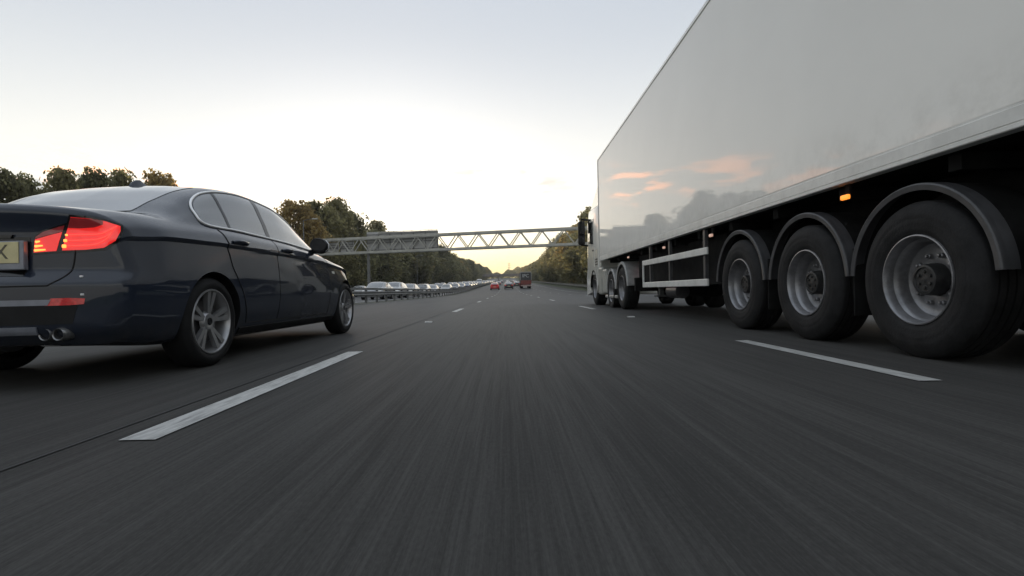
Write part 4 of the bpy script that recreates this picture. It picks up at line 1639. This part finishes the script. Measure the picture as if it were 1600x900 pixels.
for k, (x, y) in enumerate(far_specs):
    c = cols[rng.randrange(len(cols))]
    hatch = rng.random() < .5
    lit = y > 150
    place_car('hatchback_car' if hatch else 'saloon_car', HATCH if hatch else SEDAN, c, x, y, PI,
              'distant car with its headlamps on in the opposite queue' if lit else 'car further back in the queue beyond the barrier', GO, lit=lit)
place_car('panel_van', VAN, 'white', -11.0, 210, PI, 'white van standing taller than the cars in the far queue', GO, van=True, sc=1.25, cat='van')

GA = 'traffic ahead on this carriageway'
place_car('saloon_car', HATCH, 'red', -2.55, 112, 0, 'bright red car ahead between the two lane lines', GA, tail=True)
place_car('saloon_car', SEDAN, 'black', 0.45, 116, 0, 'dark saloon ahead in the middle lane beside the red car', GA, tail=True, sc=1.05)
for k, (x, y, c) in enumerate([(2.9, 150, 'black'), (-3.0, 190, 'grey'), (0.5, 230, 'silver'), (4.0, 260, 'white'), (-3.0, 300, 'blue'), (0.5, 350, 'grey'), (4.0, 390, 'silver')]):
    place_car('saloon_car', SEDAN, c, x, y, 0, 'tiny car far ahead on the climb towards the bridge', GA, tail=True)


def far_lorry():
    x, y = 4.35, 118.0
    z = zr(y)
    root = empty('box_lorry', (x, y, z), 'dark backed lorry with white letters and a dull red lower half ahead', 'lorry', GA)
    m_ = MB()
    m_.rbox(x - 1.25, x + 1.25, y, y + 8.5, z + 1.2, z + 3.75, .05)
    m_.build('cargo_box', M['dark_panel'], root)
    m_ = MB()
    m_.rbox(x - 1.2, x + 1.2, y - .05, y + .05, z + .95, z + 1.85, .03)
    m_.build('tail_lift', M['red_panel'], root)
    m_ = MB()
    m_.rbox(x - 1.15, x + 1.2, y - .12, y + .1, z + .52, z + .82, .03)
    m_.build('bumper', M['bumper_pale'], root)
    m_ = MB()
    m_.rbox(x - 1.27, x + 1.27, y - .03, y + .1, z + 3.62, z + 3.8, .02)
    m_.box(x - 1.28, x - 1.18, y - .03, y + .1, z + 1.9, z + 3.6)
    m_.box(x + 1.18, x + 1.28, y - .03, y + .1, z + 1.9, z + 3.6)
    m_.build('door_frame', M['sign_back'], root)
    m_ = MB()
    m_.rbox(x - 1.2, x + 1.2, y + 8.6, y + 10.6, z + .6, z + 3.0, .15)
    m_.build('cab', M['red_panel'], root)
    for yy in (y + 1.6, y + 9.6):
        for s in (-1, 1):
            m_ = MB()
            m_.lathe_x([(-.5, .05), (-.5, .5), (0, .5), (.02, .42), (0, .3), (-.05, .05)], x + s * 1.15, yy, z + .5, s, 28)
            m_.build('wheel', M['rubber'], root, 40)
    text_mesh('lettering', 'IPC', 1.05, M['white_letter'], root, (-.05, -.02, 2.85), (R(90), 0, 0), .005, 'CENTER')


far_lorry()


# ------------------------------------------------------------------ semi-trailer
TX = 2.75      # near side of the trailer
TW = 2.56
TXR = TX + TW
TF, TB = 15.4, 1.7
ZB, ZT = 1.33, 4.34


def truck_wheel(root, xo, y, z, side, r=0.535, twin=False, name='wheel'):
    """side=-1: outer face towards -X; xo = outer sidewall plane"""
    t = MB()
    a = xo
    prof = [(-.30, .30), (-.345, .36), (-.345, .44), (-.325, r - .035), (-.30, r - .008), (-.285, r)]
    # tread with four grooves
    for g0 in (-.24, -.19, -.14, -.09):
        prof += [(g0 - .006, r), (g0 - .005, r - .014), (g0 + .005, r - .014), (g0 + .006, r)]
    prof += [(-.05, r), (-.036, r - .008), (-.018, r - .035), (-.004, .455), (0, .43), (-.002, .42), (0, .41), (0.001, .38), (-.004, .365), (-.003, .355), (-.010, .335), (-.018, .318), (-.022, .31)]
    t.lathe_x(prof, a, y, z, side, 96)
    wo_ = t.build(name, M['rubber'], root, 40)
    rm = MB()
    rm.lathe_x([(-.026, .312), (-.012, .308), (-.010, .300), (-.020, .293), (-.04, .287), (-.075, .282), (-.085, .272), (-.10, .262), (-.145, .258), (-.165, .252), (-.178, .235), (-.182, .20), (-.172, .165), (-.170, .115), (-.176, .10)], a, y, z, side, 96)
    for k in range(10):
        th = 2 * math.pi * k / 10
        cy_, cz_ = y + .168 * math.cos(th), z + .168 * math.sin(th)
        rm.lathe_x([(-.172, .018), (-.150, .018), (-.146, .012), (-.130, .011), (-.128, .0005)], a, cy_, cz_, side, 8)
    rm.build('rim', M['steel_wheel'], wo_, 35)
    hb = MB()
    hb.lathe_x([(-.175, .112), (-.10, .108), (-.075, .10), (-.072, .085), (-.082, .08), (-.082, .03), (-.078, .0005)], a, y, z, side, 40)
    for k in range(6):
        th = 2 * math.pi * (k + .5) / 6
        hb.lathe_x([(-.085, .012), (-.072, .012), (-.071, .0005)], a, y + .055 * math.cos(th), z + .055 * math.sin(th), side, 6)
    hb.build('hub', M['hub'], wo_, 35)
    return wo_


def build_trailer():
    root = empty('semi_trailer', ((TX + TXR) / 2, 8.5, 0), 'large white box semi-trailer with three axles filling the right side', 'trailer')
    ax = [3.57, 4.89, 6.27]
    m_ = MB()
    # box: side panel subdivided so that the faint waviness of the skin is real
    ny_, nz_ = 60, 14
    vs, fs = [], []
    for j in range(nz_ + 1):
        zz = ZB + .14 + (ZT - .06 - ZB - .14) * j / nz_
        for i in range(ny_ + 1):
            yy = TB + .06 + (TF - .12 - TB) * i / ny_
            wv = .0012 * math.sin(yy * 2.1 + zz * .6) + .0008 * math.sin(zz * 3.1 + yy)
            vs.append((TX + wv, yy, zz))
    for j in range(nz_):
        for i in range(ny_):
            q = j * (ny_ + 1) + i
            fs.append((q, q + ny_ + 1, q + ny_ + 2, q + 1))
    m_.add(vs, fs)
    m_.build('side_panel', M['white_gel'], root, 60, fixn=False)
    m_ = MB()
    m_.box(TX + .03, TXR - .002, TB + .01, TF - .01, ZB + .06, ZT - .01)
    m_.build('body', M['white_gel'], root)
    # lower side rail with its grooves
    m_ = MB()
    prof = [(TX - .004, ZB), (TX - .010, ZB + .006), (TX - .010, ZB + .028), (TX - .003, ZB + .031), (TX - .003, ZB + .036), (TX - .008, ZB + .039), (TX - .008, ZB + .118), (TX + .002, ZB + .124), (TX + .002, ZB + .139), (TX + .07, ZB + .139), (TX + .07, ZB)]
    m_.prism(prof, 'y', TB, TF)
    m_.build('side_rail', M['alu'], root)
    m_ = MB()
    m_.prism([(TX + .002, ZT - .065), (TX - .012, ZT - .06), (TX - .012, ZT - .012), (TX + .02, ZT + .004), (TX + .08, ZT + .004), (TX + .08, ZT - .065)], 'y', TB, TF)
    m_.build('roof_rail', M['cab_white'], root)
    m_ = MB()
    m_.prism([(TX - .012, TF - .07), (TX + .002, TF - .075), (TX + .03, TF - .075), (TX + .03, TF + .01), (TX + .004, TF + .01), (TX - .008, TF - .005)], 'z', ZB, ZT - .066)
    m_.build('corner_post', M['alu_dull'], root)
    m_ = MB()
    m_.rbox(TX, TXR, TB - .06, TB + .02, ZB, ZT, .02)
    m_.build('rear_frame', M['alu'], root)
    m_ = MB()
    m_.box(TX + .075, TXR - .075, TB + .02, TF - .02, ZB + .03, ZB + .055)  # added black sheet masks the white box bottom, keeping the underside dark
    m_.build('dark_underside', M['chassis'], root)
    # chassis
    m_ = MB()
    for x in (TX + .68, TX + 1.80):
        m_.box(x - .08, x + .08, TB + .1, TF - .4, .95, 1.30)
    for y in np.arange(TB + .5, TF - .3, 1.1):
        m_.box(TX + .1, TXR - .1, y - .05, y + .05, 1.22, 1.32)
    m_.box(TX + .3, TX + .34, 7.2, 12.0, .55, 1.25)
    m_.box(TX + .9, TX + 1.7, 7.3, 9.0, .45, .95)
    m_.box(TX + .75, TX + 1.85, TB + .2, 7.2, .30, .42)  # low slab added as extra mass to darken the axle area
    m_.build('chassis', M['chassis'], root)
    for y in ax:
        m_ = MB()
        m_.tube([(TX + .2, y, .535), (TXR - .2, y, .535)], .075, 12)
        m_.box(TX + .60, TX + .76, y - .12, y + .5, .50, .70)
        m_.box(TXR - .76, TXR - .60, y - .12, y + .5, .50, .70)
        m_.tube([(TX + .7, y + .45, .60), (TX + .7, y + .45, .98)], .12, 14)
        m_.build('axle', M['chassis'], root, 40)
        for xo, s in ((TX + .03, -1), (TXR - .03, 1)):
            truck_wheel(root, xo, y, .535, s)
            cross = [(0.0, -.035), (.006, .0), (0, .010), (-.012, .014), (-.028, .008), (-.045, .012), (-.10, .014), (-.10, .006), (-.045, .004), (-.028, .0), (-.012, -.002), (-.008, -.035)]
            f = MB()
            f.sweep_arc(cross, xo, y, .535, .64, 4, 176, 56, s)
            fo = f.build('mudguard', M['fender'], root, 40)
            f = MB()
            f.sweep_arc([(-.101, .010), (-.36, .004), (-.36, -.004), (-.101, .002)], xo, y, .535, .64, 4, 176, 56, s)
            f.build('guard_liner', M['chassis'], fo, 40)
    # rear mud flap, then added flaps that blacken the gaps between wheels
    m_ = MB()
    m_.box(TX + .06, TX + .40, ax[0] - .80, ax[0] - .78, .22, .80)
    m_.build('mud_flap', M['chassis'], root)
    for y in ax[1:]:
        m_ = MB()
        m_.box(TX + .05, TX + .42, y - .69, y - .675, .26, .80)
        m_.build('mud_flap', M['chassis'], root)
    m_ = MB()
    m_.rbox(TXR - .06, TXR - .03, 7.1, 12.2, .42, 1.15, .01)  # unseen far-side panel, added to block light under the trailer
    m_.build('far_side_blocker', M['chassis'], root)
    m_ = MB()
    m_.tube([(TX + 1.05, 9.6, .62), (TX + 1.05, 11.0, .62)], .30, 24)  # invented drum that fills the underside so it stays dark
    m_.build('dark_filler_drum', M['chassis'], root, 40)
    # side guard
    for z in (.575, 1.01):
        m_ = MB()
        m_.rbox(TX - .004, TX + .026, 7.15, 10.55, z - .05, z + .05, .008)
        for yy in (7.24, 10.45):
            for dz in (.028,):
                m_.lathe_x([(0.0, .010), (.004, .010), (.005, .0005)], TX - .004, yy, z + dz, -1, 8)
        m_.build('guard_rail', M['alu'], root)
    m_ = MB()
    m_.rbox(TX - .002, TX + .026, 10.50, 10.555, .626, .959, .006)
    m_.build('guard_end', M['alu'], root)
    for yy in (7.32, 8.9, 10.1):
        m_ = MB()
        m_.box(TX + .028, TX + .075, yy - .035, yy + .035, .52, 1.31)
        m_.build('guard_post', M['fender'], root)
    # marker lamps
    for y, z, mt in ((4.27, 1.225, 'amber'), (7.08, 1.21, 'amber_off'), (9.2, 1.22, 'amber_off'), (11.9, 1.22, 'amber_off')):
        m_ = MB()
        m_.rbox(TX + .02, TX + .05, y - .048, y + .048, z - .02, z + .02, .01)
        lo_ = m_.build('marker_lamp', M[mt], root)
        if mt == 'amber':
            lo_['label'] = 'lit amber marker lamp'
        m_ = MB()
        m_.box(TX + .052, TX + .07, y - .03, y + .03, z - .015, ZB + .03)
        m_.build('lamp_bracket', M['chassis'], lo_)
    # landing legs
    for x in (TX + .55, TXR - .55):
        m_ = MB()
        m_.box(x - .06, x + .06, 12.0 - .9, 12.12 - .9, .50, 1.25)
        m_.box(x - .045, x + .045, 12.015 - .9, 12.105 - .9, .36, .50)
        m_.rbox(x - .13, x + .13, 11.0, 11.24, .32, .36, .01)
        m_.build('landing_leg', M['galv'], root)
    # air tank hanging low
    m_ = MB()
    m_.tube([(TX + .45, 9.5, .44), (TX + .45, 10.1, .44)], .13, 20)
    m_.build('air_tank', M['fender'], root, 40)


build_trailer()


def build_tractor():
    X0 = 2.80
    X1 = X0 + 2.5
    root = empty('lorry_tractor', ((X0 + X1) / 2, 15.0, 0), 'white lorry cab coupled in front of the big white trailer', 'lorry')
    yb, yf = 15.75, 18.0
    # cab shell: side outline in y,z extruded with rounded corners
    m_ = MB()
    prof = [(yb, .95), (yb, 3.05), (yf - .45, 3.12), (yf - .12, 2.55), (yf, 1.7), (yf + .02, .95)]
    k = len(prof)
    vs, fs = [], []
    lay = [(X0 + .0, 1.0, 0), (X0 - .0, 1.0, 0)]
    xs = [(X0 + .06, .06), (X0 + .015, .018), (X0, 0), (X1, 0), (X1 - .015, .018), (X1 - .06, .06)]
    xs = [(X0, .05), (X0 + .02, .015), (X0 + .07, 0), (X1 - .07, 0), (X1 - .02, .015), (X1, .05)]
    cy_, cz_ = 17.0, 2.0
    for x, ins in xs:
        for (y, z) in prof:
            vs.append((x, y + (cy_ - y) / abs(cy_ - y) * ins, z + ((cz_ - z) / abs(cz_ - z)) * ins))
    for i in range(len(xs) - 1):
        for j in range(k):
            fs.append((i * k + j, i * k + (j + 1) % k, (i + 1) * k + (j + 1) % k, (i + 1) * k + j))
    fs += [tuple(range(k)), tuple((len(xs) - 1) * k + j for j in range(k))]
    m_.add(vs, fs)
    m_.build('cab', M['cab_white'], root, 30)
    # roof deflector
    m_ = MB()
    m_.prism([(yb - .05, 3.09), (yb - .05, 3.78), (yb + .4, 3.72), (yb + 1.0, 3.50), (yf - .35, 3.16)], 'x', X0 + .08, X1 - .08)
    m_.build('roof_deflector', M['cab_white'], root, 25)
    # side fin closing the gap
    m_ = MB()
    m_.prism([(yb - .26, 1.2), (yb - .26, 3.5), (yb - .01, 3.6), (yb - .01, 1.2)], 'x', X0 + .01, X0 + .05)
    m_.build('side_fairing', M['cab_white'], root)
    # door with window, handle and panel lines
    m_ = MB()
    m_.rbox(X0 - .012, X0 + .02, 16.55, 17.78, 1.1, 2.75, .01)
    d = m_.build('door', M['cab_white'], root)
    m_ = MB()
    m_.prism([(16.70, 1.95), (16.70, 2.68), (17.45, 2.68), (17.70, 2.05)], 'x', X0 - .018, X0 - .010)
    m_.build('door_window', M['tint'], d)
    m_ = MB()
    m_.rbox(X0 - .03, X0 - .012, 16.62, 16.82, 1.72, 1.77, .008)
    m_.build('handle', M['black_plastic'], d)
    # sleeper side locker and vents
    m_ = MB()
    m_.rbox(X0 - .010, X0 + .02, 15.85, 16.48, 1.15, 1.75, .01)
    m_.build('locker_door', M['cab_white'], root)
    m_ = MB()
    for z in (1.25, 1.33, 1.41):
        m_.box(X0 - .014, X0 - .010, 15.95, 16.35, z, z + .04)
    m_.build('vent', M['black_plastic'], root)
    # lower skirt, steps, bumper with wheel cut-out
    ys_, zs_, rw = 16.72, .52, .60
    arc = [(ys_ + rw * math.cos(R(a)), zs_ + rw * math.sin(R(a))) for a in np.linspace(-12, 192, 24)]
    arc = [(y, max(z, .30)) for y, z in arc]
    m_ = MB()
    m_.prism([(yf + .05, .30), (yf + .06, .98), (yf - .1, 1.22), (15.95, 1.22), (15.95, .62)] + arc[::-1], 'x', X0 - .015, X0 + .07)
    m_.build('lower_skirt', M['cab_white'], root)
    m_ = MB()
    m_.rbox(X0 + .0, X1, yf - .1, yf + .12, .30, .96, .05)
    m_.build('bumper', M['cab_white'], root)
    m_ = MB()
    m_.sweep_arc([(0, -.02), (0, .02), (-.4, .02), (-.4, -.02)], X0 - .02, ys_, zs_, .575, 4, 176, 30, -1)
    m_.build('mudguard', M['black_plastic'], root, 40)
    # mirrors on arms
    ms = MB()
    ms.tube([(X0 + .02, 17.75, 2.86), (X0 - .22, 17.80, 2.90), (X0 - .22, 17.78, 2.82)], .035, 8)
    ms.tube([(X0 + .02, 17.75, 1.98), (X0 - .24, 17.78, 2.02), (X0 - .22, 17.78, 2.1)], .03, 8)
    ms.rbox(X0 - .33, X0 - .10, 17.70, 17.86, 2.02, 2.82, .05)
    mo = ms.build('mirror', M['black_plastic'], root, 40)
    g = MB()
    g.rbox(X0 - .31, X0 - .12, 17.690, 17.699, 2.38, 2.78, .003)
    g.rbox(X0 - .31, X0 - .12, 17.690, 17.699, 2.07, 2.32, .003)
    g.build('mirror_glass', M['gloss_black'], mo)
    g = MB()
    g.rbox(X0 - .07, X0 - .02, 17.2, 17.32, 2.35, 2.82, .02)
    g.build('grab_handle', M['black_plastic'], root)
    # chassis, tanks
    m_ = MB()
    for x in (X0 + .80, X0 + 1.65):
        m_.box(x - .06, x + .06, 11.9, 17.6, .70, .98)
    m_.box(X0 + .6, X0 + 1.9, 12.2, 14.6, .98, 1.2)
    m_.box(X0 + .1, X1 - .1, 11.75, 11.85, .45, .75)
    m_.build('chassis', M['chassis'], root)
    m_ = MB()
    m_.rbox(X0 + .01, X0 + .62, 14.80, 15.32, .38, 1.08, .05)
    m_.build('battery_box', M['fuel_tank'], root)
    m_ = MB()
    m_.rbox(X0 - .0, X0 + .6, 15.38, 15.92, .34, 1.16, .06)
    m_.build('fuel_tank', M['fuel_tank'], root)
    m_ = MB()
    m_.rbox(X0 + .03, X0 + .5, 13.5, 15.0, .26, .34, .02)
    m_.build('step', M['alu_dull'], root)
    for y in (12.85, 14.15, ys_):
        m_ = MB()
        m_.tube([(X0 + .2, y, .52), (X1 - .2, y, .52)], .09, 12)
        m_.build('axle', M['chassis'], root, 40)
        rr = .52 if y != 14.15 else .46
        for xo, s in ((X0 + .02, -1), (X1 - .02, 1)):
            truck_wheel(root, xo, y, rr, s, rr)
            if y != ys_:
                f = MB()
                cross = [(0.0, -.05), (.004, .0), (-.02, .018), (-.05, .014), (-.5, .014), (-.5, -.004), (-.05, .002), (-.02, -.004), (-.012, -.05)]
                f.sweep_arc(cross, xo, y, rr, .64 if y < 13 else .58, 5, 175, 40, s)
                f.build('mudguard', M['fender_light'], root, 40)
    m_ = MB()
    m_.rbox(X0 + .30, X0 + .52, 11.68, 11.76, .80, .92, .02)
    rl = m_.build('tail_lamp', M['red_lamp'], root)
    return root


build_tractor()
